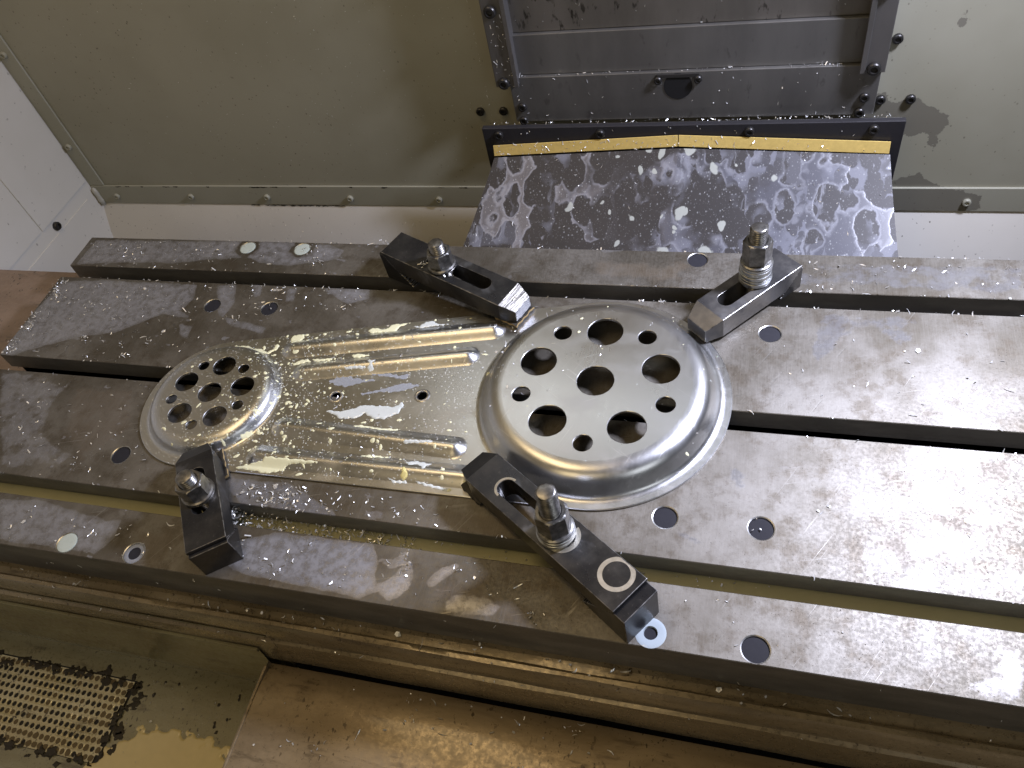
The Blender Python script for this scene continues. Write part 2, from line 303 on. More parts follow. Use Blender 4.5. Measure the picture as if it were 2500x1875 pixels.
FILM= [(0.8,[(-580,170),(-445,172),(-379,176),(-351,175),(-304,171),(-284,165),(-288,153),(-312,148),(-336,142),(-365,145),(-387,152),(-423,148),(-468,141),(-527,139),(-581,134)]),(0.8,[(-583,106),(-535,111),(-475,111),(-422,111),(-417,92),(-422,76),(-409,68),(-438,72),(-452,63),(-465,54),(-478,45),(-512,38),(-542,25),(-564,16),(-578,7),(-590,10)]),(0.8,[(-398,110),(-379,112),(-370,89),(-372,71),(-345,65),(-322,61),(-323,54),(-362,64),(-379,76)]),(0.8,[(-413,60),(-400,56),(-397,43),(-406,48)]),(0.8,[(-361,117),(-352,118),(-347,101),(-351,98)]),(0.8,[(-320,111),(-313,109),(-309,96),(-316,95)]),(0.8,[(-285,113),(-239,114),(-235,102),(-253,96)]),(0.35,[(-574,-11),(-526,-11),(-490,-23),(-490,-48),(-477,-73),(-439,-90),(-440,-102),(-499,-109)]),(0.75,[(-476,-139),(-437,-135),(-402,-140),(-356,-144),(-353,-155),(-362,-170),(-394,-169),(-452,-170)]),(0.55,[(-284,-92),(-233,-93),(-196,-106),(-171,-120),(-186,-123),(-222,-116),(-257,-117),(-277,-106)]),(1.0,[(-248,-144),(-221,-135),(-195,-134),(-166,-134),(-148,-133),(-141,-141),(-139,-154),(-134,-165),(-142,-170),(-174,-169),(-200,-168),(-233,-167),(-248,-163)]),(0.9,[(-136,-142),(-127,-144),(-120,-134),(-120,-143),(-128,-147)]),(0.9,[(-133,-162),(-124,-154),(-116,-141),(-112,-149),(-112,-161),(-122,-170)]),(0.8,[(-99,-154),(-91,-143),(-82,-139),(-87,-147),(-96,-156)]),(0.6,[(-82,-166),(-78,-159),(-55,-160),(-46,-163),(-50,-170),(-69,-172),(-82,-172)]),(0.3,[(145,166),(296,168),(292,139),(208,139),(163,143),(136,137),(126,142)]),(0.3,[(148,111),(220,109),(228,99),(204,77),(186,96),(162,82),(148,53),(142,68)]),(0.28,[(256,-134),(243,-137),(238,-142),(228,-136),(225,-140),(234,-142),(239,-150),(236,-159),(228,-162),(220,-165),(220,-168),(231,-174),(250,-176)]),(0.35,[(56,-92),(67,-94),(86,-103),(78,-107),(70,-102)]),(0.35,[(88,-38),(100,-42),(104,-55),(96,-59),(90,-50)]),(0.5,[(-163,-107),(-147,-105),(-146,-111),(-157,-114)]),(0.5,[(-45,180),(-23,183),(-15,174),(-33,173)])]
RUST= [(0.8,[(184,-84),(196,-76),(204,-89),(225,-84),(222,-95),(194,-104)]),(0.8,[(211,-60),(227,-63),(257,-59),(265,-64),(246,-75),(226,-72)]),(0.7,[(238,-19),(260,-14),(271,-19),(255,-36),(241,-35)]),(0.9,[(-105,-98),(-59,-98),(-45,-109),(-64,-115),(-110,-112)]),(0.6,[(-110,-161),(-69,-149),(-26,-154),(30,-172),(-23,-170),(-78,-168)]),(0.6,[(-342,-143),(-309,-142),(-293,-163),(-310,-178),(-331,-178)]),(0.6,[(-483,-20),(-417,-18),(-392,-60),(-423,-96),(-464,-67)]),(0.6,[(-42,164),(46,162),(35,137),(-34,138)]),(0.5,[(129,146),(179,144),(175,135),(133,135)])]
SPLASH= [('k',[(-283.6,-85.8),(-269.1,-80.9),(-258.8,-78.3),(-256.9,-74.9),(-242.9,-74.7),(-225.7,-74.5),(-211.6,-74.5),(-211.1,-75.8),(-224.7,-77.1),(-235.9,-78.8),(-239.1,-83.3),(-251.9,-87.5),(-263.9,-86.2),(-276.4,-85.9)]),('k',[(-290.1,46.8),(-288.8,52.8),(-279.7,54.8),(-277.2,50.4),(-280.9,44.9),(-286.5,42.5)]),('k',[(-220.9,62.2),(-217.1,66.4),(-205.1,65.3),(-199.8,71.5),(-183.3,75.2),(-192.8,69.4),(-194.2,64.1),(-204.0,62.1),(-217.1,60.6)]),('m',[(-180.7,70.2),(-174.8,71.3),(-170.3,76.8),(-164.7,78.4),(-159.5,74.9),(-147.6,75.7),(-161.8,72.2),(-173.2,69.4)]),('k',[(-225.2,35.0),(-219.5,36.5),(-207.8,35.7),(-218.0,32.4),(-223.0,32.0)]),('k',[(-276.1,21.1),(-270.4,25.3),(-263.7,27.1),(-261.1,24.8),(-266.8,21.9),(-274.1,18.8)]),('k',[(-259.5,27.2),(-242.0,29.8),(-241.2,27.6),(-256.9,24.7)]),('t',[(-235.5,5.8),(-228.6,10.5),(-218.7,11.4),(-207.0,10.1),(-189.1,10.5),(-205.8,6.7),(-218.7,0.8),(-229.2,1.6)]),('t',[(-202.6,-4.6),(-188.4,0.1),(-181.6,3.0),(-171.7,8.6),(-158.2,9.2),(-155.8,7.7),(-167.2,0.9),(-187.7,-2.1),(-200.3,-5.6)]),('m',[(-229.0,-24.2),(-213.2,-23.8),(-201.2,-19.2),(-198.4,-16.1),(-187.8,-15.7),(-177.2,-15.2),(-169.6,-15.0),(-164.5,-10.1),(-162.0,-12.0),(-163.8,-21.0),(-174.0,-27.5),(-182.3,-28.3),(-191.6,-23.8),(-197.6,-28.8),(-210.4,-31.2),(-217.7,-27.5)]),('t',[(-202.8,15.2),(-184.7,17.9),(-175.2,16.4),(-166.6,20.1),(-168.4,13.5),(-173.1,13.1),(-183.5,14.5),(-193.6,14.8)]),('k',[(-197.2,-36.6),(-191.0,-35.1),(-175.3,-36.4),(-156.8,-35.5),(-161.6,-37.8),(-172.5,-39.0),(-184.3,-37.7),(-194.7,-38.1)]),('k',[(-181.0,-63.5),(-173.9,-61.3),(-153.5,-61.9),(-165.8,-63.2),(-175.6,-64.3)]),('m',[(-142.0,-65.7),(-134.8,-62.9),(-121.8,-64.8),(-125.0,-68.6),(-125.7,-72.1),(-127.7,-69.9),(-131.7,-67.0),(-138.1,-69.2)]),('y',[(-142.0,-78.7),(-142.6,-73.0),(-141.3,-71.4),(-138.1,-74.4),(-136.9,-78.1),(-138.8,-80.3),(-140.6,-80.3)]),('m',[(-154.2,-79.2),(-145.4,-81.4),(-137.8,-80.1),(-137.2,-82.1),(-146.6,-83.3)]),('m',[(-134.6,-79.3),(-120.1,-80.8),(-108.4,-82.2),(-103.6,-83.9),(-104.8,-85.9),(-110.4,-84.1),(-124.0,-82.2)]),('m',[(-207.6,26.6),(-198.9,27.9),(-201.1,24.1),(-198.5,19.5),(-202.2,17.2),(-204.6,19.6),(-202.8,23.9)]),('m',[(-225.0,18.1),(-206.7,21.2),(-206.0,19.2),(-222.3,16.6)]),('k',[(-342.8,33.4),(-340.3,36.6),(-327.3,37.0),(-321.2,34.5),(-315.4,35.0),(-305.9,31.7),(-301.7,35.5),(-300.9,42.4),(-297.0,39.3),(-298.3,34.6),(-304.6,29.0),(-321.5,31.1),(-334.5,32.9)]),('k',[(-385.4,1.4),(-385.4,7.0),(-376.4,15.2),(-378.5,7.6)]),('k',[(-288.7,-59.8),(-284.4,-53.5),(-281.4,-51.2),(-280.5,-54.1),(-283.0,-58.2)]),('m',[(-149.1,-49.4),(-148.0,-47.3),(-136.2,-47.0),(-125.7,-45.8),(-126.0,-47.9),(-138.2,-49.2),(-146.8,-50.7)])]
CHIPR= {'strip1': [(-580,170),(-304,171),(-292,143),(-586,133)],'strip2': [(-583,106),(-324,114),(-342,60),(-412,10),(-585,10)],'strip2edge': [(-587,112),(-573,106),(-578,7),(-591,11)],'strip3': [(-572,-13),(-399,-12),(-400,-39),(-335,-109),(-496,-113)],'strip3mid': [(-272,-94),(-100,-94),(-94,-113),(-262,-114)],'c4r': [(-272,-94),(-212,-94),(-211,-111),(-264,-111)],'front': [(-474,-142),(-289,-139),(-118,-135),(-30,-137),(-23,-170),(-451,-172)],'slot2back': [(-369,134),(-240,118),(-230,88),(-352,80)],'right': [(118,100),(288,103),(276,14),(106,11)],'right3': [(94,-26),(272,-16),(259,-108),(73,-108)],'backr': [(132,166),(296,168),(292,137),(133,135)],'frontr': [(63,-135),(256,-135),(251,-172),(67,-176)]}
CH_LINE= [(1.5,[(-161,0.09),(-166,0.34),(-175,0.65),(-179,0.8),(-186,0.97)]),(1.1,[(-162,0.09),(-142,0.07),(-126,0.06),(-112,0.04),(-89,0.05),(-71,0.07),(-57,0.03),(-45,0.04),(-30,0.04),(-13,0.0)]),(0.8,[(-145,0.07),(-146,0.2),(-154,0.27),(-162,0.28)]),(0.9,[(-126,0.07),(-124,0.25),(-126,0.38),(-133,0.5),(-150,0.51),(-167,0.55)]),(0.7,[(-124,0.38),(-116,0.39),(-105,0.36),(-103,0.25),(-113,0.22),(-116,0.15)]),(0.7,[(-105,0.36),(-102,0.44),(-106,0.58),(-115,0.69),(-124,0.76),(-134,0.77)]),(1.4,[(-87,0.08),(-83,0.19),(-85,0.29),(-85,0.4)]),(0.8,[(-80,0.3),(-67,0.31),(-46,0.32),(-46,0.36),(-36,0.38),(-23,0.33),(-14,0.37),(2,0.37),(9,0.39)]),(0.8,[(-62,0.4),(-65,0.51),(-68,0.58),(-76,0.64)]),(1.0,[(-83,0.48),(-82,0.54),(-83,0.64),(-88,0.72),(-91,0.82),(-95,0.92),(-110,0.96),(-124,0.97)]),(0.7,[(-95,0.93),(-84,0.94),(-74,0.88),(-60,0.83),(-51,0.87),(-33,0.87),(-28,0.95)]),(0.4,[(-60,0.83),(-58,0.75),(-57,0.65)]),(0.7,[(1,0.42),(-3,0.53),(-6,0.68),(-10,0.77),(-20,0.88)]),(0.4,[(-151,0.34),(-152,0.43),(-159,0.5)]),(0.8,[(30,0.33),(23,0.4),(22,0.5)]),(2.3,[(18,-0.0),(61,0.03),(102,0.02),(143,0.05),(205,0.1)]),(1.5,[(25,0.38),(55,0.35),(84,0.37),(105,0.38),(121,0.36),(150,0.27),(183,0.23),(202,0.31)]),(4.6,[(120,0.03),(131,0.12),(132,0.31)]),(1.3,[(95,0.45),(98,0.6),(109,0.71),(116,0.6),(127,0.77),(137,0.77),(155,0.79)]),(1.1,[(113,0.4),(112,0.62)]),(1.3,[(131,0.38),(134,0.6),(139,0.75)]),(1.3,[(142,0.36),(144,0.59)]),(1.4,[(150,0.31),(159,0.55),(169,0.59),(181,0.55),(184,0.46)]),(1.3,[(152,0.59),(153,0.81),(167,0.89)]),(1.3,[(180,0.51),(179,0.68),(189,0.76),(204,0.71),(204,0.33)]),(1.0,[(169,0.29),(174,0.4),(191,0.42),(203,0.4)]),(1.0,[(159,0.23),(162,0.4)]),(1.4,[(203,0.08),(211,0.75)]),(0.8,[(21,0.34),(20,0.5)]),(0.7,[(38,0.45),(35,0.63)]),(1.7,[(51,0.09),(58,0.25)]),(0.9,[(5,0.11),(11,0.29)]),(0.9,[(-12,0.09),(-15,0.25)]),(1.0,[(23,0.65),(25,0.79)]),(0.8,[(63,0.69),(67,0.8),(67,0.87)])]
CH_FILM= [[(-171,0.97),(-169,0.86),(-149,0.73),(-145,0.67),(-135,0.76),(-123,0.78),(-124,0.96)],[(98,0.69),(113,0.77),(127,0.81),(153,0.83),(167,0.93),(197,0.84),(213,0.88),(215,0.98),(84,1.0),(87,0.82)],[(102,0.03),(143,0.05),(139,0.1),(138,0.29),(120,0.34),(123,0.12)]]
CH_DROP= [(2.7,-40,0.03),(3.3,-20,0.62),(4.4,26,0.59),(2.4,25,0.72),(1.7,25,0.77),(1.8,-42,0.59),(3.4,-15,0.2),(2.7,1,0.2),(1.7,9,0.65),(4.0,4,0.02),(2.9,-9,0.03),(4.0,30,-0.01),(5.4,12,0.96),(3.4,-83,0.51),(2.4,-29,0.93),(2.0,-50,0.53),(3.6,62,0.73),(5.8,55,0.97),(2.3,31,0.57),(4.6,54,0.2),(2.8,112,0.27),(5.4,12,0.98),(1.9,74,0.12),(1.8,-42,0.58)]
# ------------------------------------------------------------------ machine enclosure (setting)
YW, XW = 350.0, -753.0
def grid_xz(name, x0, x1, z0, z1, y, step, mat, polys, parent=None):
    xs = np.arange(x0, x1+step*.5, (x1-x0)/max(1, round((x1-x0)/step))); zs = np.arange(z0, z1+step*.5, (z1-z0)/max(1, round((z1-z0)/step)))
    X, Z = np.meshgrid(xs, zs, indexing='ij'); n = len(zs)
    V = np.stack([X.ravel(), np.full(X.size, y), Z.ravel()], 1); P = V[:, [0, 2]]
    st = np.zeros(len(V))
    for pl in polys: st = np.maximum(st, np.clip(.5+polysd(P, pl)/14, 0, 1))
    F = [(i*n+j, i*n+j+1, (i+1)*n+j+1, (i+1)*n+j) for i in range(len(xs)-1) for j in range(n-1)]
    return mk(name, V, F, mat, parent, attrs={'stain': st})
def screw_mesh():
    prof = [(4.2, 0), (4.2, 2.6), (3.6, 3.4), (2.3, 3.6), (2.1, 2.0), (0.01, 1.8)]
    V, F = lathe(prof, 14)
    me = bpy.data.meshes.new('screw'); me.from_pydata([tuple(c*S for c in v) for v in V], [], F); me.materials.append(M['screw'])
    me.polygons.foreach_set('use_smooth', [True]*len(me.polygons)); me.set_sharp_from_angle(angle=math.radians(35)); return me
SCREW = screw_mesh()
SCREW_P = SCREW.copy(); SCREW_P.materials[0] = M['trim']
def screw(loc, nrm, parent, scale=1.0, me=None):
    o = bpy.data.objects.new('screw', me or SCREW); COL.objects.link(o); o.parent = parent
    o.location = Vector(loc)*S; o.rotation_euler = Vector(nrm).to_track_quat('Z', 'Y').to_euler(); o.scale = (scale,)*3; return o

rw = tag(grid_xz('rear_wall', XW, 620, -95, 900, YW, 60, M['wall'], []), kind='structure')
STAIN1 = [(188, 40), (201, 38), (205, 25), (218, 29), (227, 33), (238, 22), (254, 15), (259, 5), (253, -11), (254, -27), (248, -17), (244, -6), (227, -8), (206, 2), (188, 8)]
STAIN2 = [(214, -66), (227, -58), (244, -52), (255, -62), (276, -67), (305, -76), (306, -95), (214, -95)]
grid_xz('wall_panel', 186, 420, -95, 160, YW-.6, 3, M['wall'], [STAIN1, STAIN2, [(243, 104), (250, 112), (248, 98)]], rw)
f1 = mbox('lower_flange', (-752, 620, YW-3, YW-.3, -95, -67), M['trim'], rw)
f2 = mbox('corner_flange', (-752.5, -730, YW-2.6, YW-.2, -66.4, 900), M['trim'], rw)
grid_xz('flange_face', 214, 420, -94.4, -67.6, YW-3.3, 3, M['trim'], [STAIN2], rw)
for x, z in ((-719, -83), (-603, -83), (-491, -83), (-376, -84), (-261, -85), (294, -83)): screw((x, YW-3, z), (0, -1, 0), rw, .95, SCREW_P)
for z in (118, -6): screw((-742, YW-2.6, z), (0, -1, 0), rw, .95, SCREW_P)
for x, z in ((-186, 29), (-161, 29), (197, 31), (222, 31), (201, 89)): screw((x, YW-.6, z), (0, -1, 0), rw, 1.05)
# chipped paint along the flange edges
V = []; F = []
for x0, x1, z in ((-712, -703, -67.5), (-697, -690, -67.5), (-672, -668, -67.2), (-638, -628, -67.6), (-622, -615, -67.4), (-572, -568, -67.3), (-510, -484, -67.8), (-480, -470, -67.6), (-440, -430, -67.5), (-372, -368, -67.3), (-330, -322, -67.6), (-258, -250, -67.4), (-232, -222, -67.4), (-500, -430, -95.6), (-428, -388, -95.8), (-520, -508, -95.4)):
    n = max(3, int((x1-x0)/2)); b = len(V)
    for k in range(n+1):
        x = x0+(x1-x0)*k/n; V += [(x, YW-3.12, z-RNG.uniform(.6, 2.0)), (x, YW-3.12, z+RNG.uniform(-.3, .6))]
    F += [(b+2*k, b+2*k+2, b+2*k+3, b+2*k+1) for k in range(n)]
mk('chipped_paint', V, F, M['sludge'], f1)
# sealant bead in the corner
V, F = lathe([(0.1, 0), (3.2, 1.5), (3.9, 8), (3.2, 14), (4, 20), (3.1, 26), (0.1, 28)], 10)
o = mk('sealant_bead', V, F, M['seal'], rw, 60); o.location = Vector((-749, YW-4, -97))*S
lp = tag(mk('sloped_rear_panel', *(lambda a: ([(XW, YW-1, -95.2), (620, YW-1, -95.2), (620, 268, -270), (XW, 268, -270)], [(0, 1, 2, 3)]))(0), M['white']), kind='structure')
lw = tag(mk('side_wall', [(XW, -700, -320), (XW, YW, -320), (XW, YW, 900), (XW, -700, 900)], [(0, 1, 2, 3)], M['lwall']), kind='structure')
mbox('overlap_panel', (XW-2, XW+1.8, 246, YW-5, -58, 900), M['lwall'], lw)
mbox('lower_panel', (XW-2, XW+.9, -690, 331, -300, -76), M['lwall'], lw, .4)
mbox('front_panel', (XW-2, XW+1.4, -690, 243, -57, 900), M['lwall'], lw, .4)
screw((XW, 267, -67), (1, 0, 0), lw, 1.3)
fl = tag(mk('machine_floor', [(-1500, -1500, -330), (1500, -1500, -330), (1500, 360, -330), (-1500, 360, -330)], [(0, 1, 2, 3)], M['dark']), kind='structure')

# ------------------------------------------------------------------ column cover
cc = tag(empty('column_cover', (20, 330, 30)), 'dark grey sheet metal column cover with side rails standing behind the table', 'machine cover')
def cbox(name, x0, x1, y0, y1, z0, z1, mat, parent=cc, bevel=.6):
    return mbox(name, (x0-20, x1-20, y0-330, y1-330, z0-30, z1-30), mat, parent, bevel)
lowp = cbox('lower_plate', -141, 190, 326, 349, 31, 79, M['col_lo'])
midp = cbox('middle_plate', -139, 188, 330, 349, 79.4, 119, M['col_lo'])
cbox('upper_plate', -137, 186, 334, 349, 119.4, 900, M['col_hi'])
for nm, x0, x1, zz in (('rail', -153, -131, 73), ('rail', 173, 192, 75)):
    r = cbox(nm, x0, x1, 320, 349, zz, 900, M['rail'], cc, .8)
    cbox('rail_lip', (x1-3 if x0 < 0 else x0-1.5), (x1+1.5 if x0 < 0 else x0+3), 317.5, 319.8, zz+1, 900, M['rail'], r, .5)
    for z in (zz+5, 148, 220): screw(((x0+x1)/2-20-(2 if x0 < 0 else 0), 320-330, z-30), (0, -1, 0), r, 1.35)
V, F = lathe([(13, -.4), (13, .5), (.01, .5)], 36)
po = mk('round_port', V, F, M['hole'], lowp, 35); po.location = Vector((-1, -4, 35))*S; po.rotation_euler = (math.pi/2, 0, 0)  # flat near-black disc, the shade inside the port put into its colour
cbox('port_bracket', 0, 38, 324.6, 326.2, 74, 77.5, M['dark'], lowp, .3)
for x in (1, 37): screw((x-20, -4.6, 42), (0, -1, 0), lowp, .9)
for x, z in ((-140+8, 48), (-140+7, 33), (180, 49), (178, 34)): screw((x-20, -4, z-30), (0, -1, 0), lowp, 1.05)
V, F = lathe([(1.7, 0), (1.7, 366)], 14, True, True)
o = mk('bright_edge_rod', V, F, M['steel'], cc, 40); o.location = Vector((-152-20, -7, -2.2))*S; o.rotation_euler = (0, math.pi/2, 0)

# ------------------------------------------------------------------ rubber wiper chute with brass strips
wc = tag(empty('wiper_chute', (22, 300, 10)), 'black rubber chute streaked with milky coolant sloping down behind the table', 'chute')
def loc(v): return [(x-22, y-300, z-10) for x, y, z in v]
mk('backing_sheet', *(lambda b: (loc(b[0]), b[1]))(box(-172, 215, 306, 312, -45, 37)), M['rubber'], wc, bevel=.6)
for x in (-155, -53, 85, 190): screw((x-22, 6, 20), (0, -1, 0), wc, 1.05)
V = []; F = []; NX, NY = 320, 84
for j in range(NY+1):
    t = j/NY
    for i in range(NX+1):
        s = i/NX; xt = -163+s*370; xb = -186+s*404
        x = xt+(xb-xt)*t; y = 300-84*t; zt = 16-9*abs(s-.5)*2
        z = zt+(-41-zt)*t + 2.2*math.sin(math.pi*t)*-1
        V.append((x, y, z))
for j in range(NY):
    for i in range(NX): a = j*(NX+1)+i; F.append((a, a+NX+1, a+NX+2, a+1))
n0 = len(V); top = list(V)
V += [(x, y, z-2.2) for x, y, z in top]; F += [tuple(n0+k for k in reversed(f)) for f in F]
for i in range(NX):
    F.append((i, i+1, n0+i+1, n0+i)); b = NY*(NX+1)+i; F.append((b+1, b, n0+b, n0+b+1))
for j in range(NY):
    a = j*(NX+1); F.append((a+NX+1, a, n0+a, n0+a+NX+1)); a += NX; F.append((a, a+NX+1, n0+a+NX+1, n0+a))
Vt = np.array(V); Pc = np.stack([Vt[:, 0], (300-Vt[:, 1])/84*100], 1); ln = np.zeros(len(Vt))
for f_, a_ in ((.11, 2.6), (.27, 1.2), (.55, .5)): Pc = Pc+a_*np.stack([np.sin(Pc[:, 1]*f_+1.3*np.sin(Pc[:, 0]*f_*.7)+f_*40), np.sin(Pc[:, 0]*f_*.9+1.7*np.sin(Pc[:, 1]*f_*.8)+2)*1.1], 1)
wm = .85+.3*np.abs(np.sin(Pc[:, 0]*.16+Pc[:, 1]*.09)+.6*np.sin(Pc[:, 1]*.33-Pc[:, 0]*.21))
fl_ = np.zeros(len(Vt)); dr = np.zeros(len(Vt))
for w_, pts in CH_LINE:
    q = np.array([(a, b*100) for a, b in pts], float); ww = w_*NR.uniform(.75, 1.15)
    for a, b in zip(q[:-1], q[1:]):
        e = b-a; t = np.clip(((Pc-a)@e)/max(e@e, 1e-6), 0, 1); dd = np.hypot(*(Pc-a-t[:, None]*e).T); ln = np.maximum(ln, np.clip(1.1-dd/(ww*2.2*wm), 0, 1)*(.85+.15*np.sin(Pc[:, 0]*.05+Pc[:, 1]*.07+w_)))
for pg in CH_FILM: fl_ = np.maximum(fl_, np.clip(.5+polysd(Pc, [(a, b*100) for a, b in pg])/10, 0, 1))
for r, a, b in CH_DROP: dr = np.maximum(dr, np.clip(1.0-.5*np.hypot(Pc[:, 0]-a, (Pc[:, 1]-b*100)*.85)/r, 0, 1))
mk('chute_sheet', loc(V), F, M['chute'], wc, 50, attrs={'line': ln, 'film': fl_, 'drop': dr})
for x0, x1, z0, z1 in ((-163, 20.6, 8.5, 17.5), (21.4, 206, 17.5, 7.5)):
    v = []
    for x, z in ((x0, z0), (x1, z1)): v += [(x, 300.5, z), (x, 303.5, z+10.5), (x, 304.5, z+10.2), (x, 301.5, z-.3)]
    mk('brass_strip', loc(v), [(0, 4, 5, 1), (1, 5, 6, 2), (2, 6, 7, 3), (3, 7, 4, 0), (0, 1, 2, 3), (7, 6, 5, 4)], M['brass'], wc, bevel=.3)

# ------------------------------------------------------------------ machine table with T-slots and bores
XL, XR = -589.0, 600.0
PITCH = 123.0
tb = tag(empty('machine_table', (0, 0, -40)), 'worn cast iron machine table with long T-slots and round bores', 'machine table')
BORES = [(x, y) for x in (-391, -329.5, 50.8, 112.3, 490) for y in (165.2, 85, -84.6, -165.0)]
SKIP = {(-329.5, -84.6), (50.8, 85)}
BR = 8.9
def strip_mesh(y0, y1):
    nx = int((XR-XL)/2.6); ny = max(2, int(round((y1-y0)/2.6)))
    xs = np.linspace(XL, XR, nx+1); ys = np.linspace(y0, y1, ny+1)
    idx = np.arange((nx+1)*(ny+1)).reshape(nx+1, ny+1)
    X, Y = np.meshgrid(xs, ys, indexing='ij'); V = [np.stack([X.ravel(), Y.ravel(), np.zeros(X.size)], 1)]
    nv = X.size; dead = np.zeros((nx, ny), bool); F = []; rims = []
    for bx, by in BORES:
        if (bx, by) in SKIP or not (y0 < by < y1): continue
        dx, dy = xs[1]-xs[0], ys[1]-ys[0]
        i0 = int((bx-BR-1.5-XL)//dx); i1 = int((bx+BR+1.5-XL)//dx)+1
        j0 = max(0, int((by-BR-1.5-y0)//dy)); j1 = min(ny, int((by+BR+1.5-y0)//dy)+1)
        dead[i0:i1, j0:j1] = True
        loop = [idx[i, j0] for i in range(i0, i1)]+[idx[i1, j] for j in range(j0, j1)]+[idx[i, j1] for i in range(i1, i0, -1)]+[idx[i0, j] for j in range(j1, j0, -1)]
        P = V[0][loop]; a = np.arctan2(P[:, 1]-by, P[:, 0]-bx)
        ring = np.stack([bx+BR*np.cos(a), by+BR*np.sin(a), np.zeros(len(a))], 1); ids = list(range(nv, nv+len(loop))); nv += len(loop); V.append(ring)
        for k in range(len(loop)):
            k2 = (k+1) % len(loop); F.append((int(loop[k]), int(loop[k2]), ids[k2], ids[k]))
        rims.append((bx, by))
    for i in range(nx):
        for j in range(ny):
            if not dead[i, j]: F.append((int(idx[i, j]), int(idx[i+1, j]), int(idx[i+1, j+1]), int(idx[i, j+1])))
    # chamfered edge, lip wall and underside
    loop = [idx[i, 0] for i in range(nx)]+[idx[nx, j] for j in range(ny)]+[idx[i, ny] for i in range(nx, 0, -1)]+[idx[0, j] for j in range(ny, 0, -1)]
    P = V[0][loop]; out = np.stack([np.where(P[:, 0] <= XL+1e-6, -.5, np.where(P[:, 0] >= XR-1e-6, .5, 0)), np.where(P[:, 1] <= y0+1e-6, -.5, np.where(P[:, 1] >= y1-1e-6, .5, 0)), np.zeros(len(P))], 1)
    prev = [int(k) for k in loop]; midx = [0]*len(F)
    for dz, sc in ((-.5, 1), (-18, 1)):
        ids = list(range(nv, nv+len(P))); V.append(P+out*sc+np.array([0, 0, dz])); nv += len(P)
        for k in range(len(P)):
            k2 = (k+1) % len(P); F.append((prev[k2], prev[k], ids[k], ids[k2])); midx.append(0 if dz > -1 else 1)
        prev = ids
    F.append(tuple(prev)); midx.append(1)
    return np.concatenate(V), F, midx, rims
def field(P, polys, w):
    v = np.zeros(len(P))
    for s, pl in polys:
        pl = np.asarray(pl, float); bb = (P[:, 0] > pl[:, 0].min()-w) & (P[:, 0] < pl[:, 0].max()+w) & (P[:, 1] > pl[:, 1].min()-w) & (P[:, 1] < pl[:, 1].max()+w)
        if bb.any(): v[bb] = np.maximum(v[bb], s*np.clip(.5+polysd(P[bb], pl)/w, 0, 1))
    return v
def lathe_obj(name, prof, seg, mat, parent, at, smooth=35, top=False, bot=False):
    V, F = lathe(prof, seg, top, bot); o = mk(name, V, F, mat, parent, smooth); o.location = Vector(at)*S; return o
rim_me = None; plug_me = None
for y0, y1 in ((PITCH+9, 174.6), (9, PITCH-9), (-PITCH+9, -9), (-173.6, -PITCH-9)):
    V, F, mi, rims = strip_mesh(y0, y1); P = V[:, :2]
    flm = field(P, FILM, 7.0)
    for bx, by in ((-391, 165), (-329.5, 165)): flm *= np.clip((np.hypot(P[:, 0]-bx, (P[:, 1]-by)*1.1)-11)/5, 0, 1)
    wet = np.clip((-40-P[:, 0])/160, 0.1, 1)
    st = mk('table_strip', V-np.array([0, 0, -40]), F, M['iron'], tb, attrs={'film': flm, 'rust': field(P, RUST, 16.0), 'wet': wet}, mats=[M['side']], mat_idx=mi)
    for bx, by in rims:
        if rim_me is None:
            a = lathe_obj('bore_rim', [(BR+.0, 0), (BR-.75, -.35), (BR-.95, -.9), (BR-1.0, -3)], 40, M['steel'], st, (bx, by, 40)); rim_me = a.data
            b = lathe_obj('bore_plug', [(BR-1.02, -1.3), (6, -1.1), (.01, -1.2)], 32, M['plug'], st, (bx, by, 40)); plug_me = b.data
        else:
            for nm, me in (('bore_rim', rim_me), ('bore_plug', plug_me)):
                o = bpy.data.objects.new(nm, me); COL.objects.link(o); o.parent = st; o.location = Vector((bx, by, 40))*S
# slot channels under the lips
for k, yc in enumerate((PITCH, 0, -PITCH)):
    extrude_profile('slot_channel', [(yc-15, 22), (yc-15, 2), (yc+15, 2), (yc+15, 22)], XL+.5, XR, M['side'], tb)
for y0, y1 in ((PITCH+15, 174), (15, PITCH-15), (-PITCH+15, -15), (-173, -PITCH-15)):
    mbox('table_web', (XL+.3, XR, y0, y1, 1, 21.8), M['side'], tb, 0)
mbox('table_base', (XL+.2, XR, -173.2, 174, -60, .8), M['side'], tb, 0)
# end trough and front gutter
mbox('end_trough', (-751, XL+.1, -178, 162, -6, -1.5), M['tray'], tb, .8)
mbox('front_face', (-760 if False else XL+.3, XR, -173.5, -173.0, -1.5, 21.5), M['side'], tb, 0)
gut = [(-173.3, -1), (-175.5, -5.5), (-181, -6), (-182.6, -2.5), (-184, -1.2), (-187, -1.6), (-188.6, -5), (-189.2, -20), (-190, -23), (-192.5, -24.5), (-193.2, -34), (-193, -64)]
extrude_profile('front_gutter', gut, -760, XR, M['brown'], tb, 260, .35, 35)
mbox('front_skirt_lip', (-760, -249, -196, -193.4, -44, -40), M['olive'], tb, .4)
mk('front_skirt', [(-760, -194, -40), (-249, -194, -40), (-249, -199, -112), (-760, -199, -112), (-760, -193, -112), (-249, -193, -112)], [(0, 1, 2, 3), (3, 2, 5, 4)], M['olive'], tb)
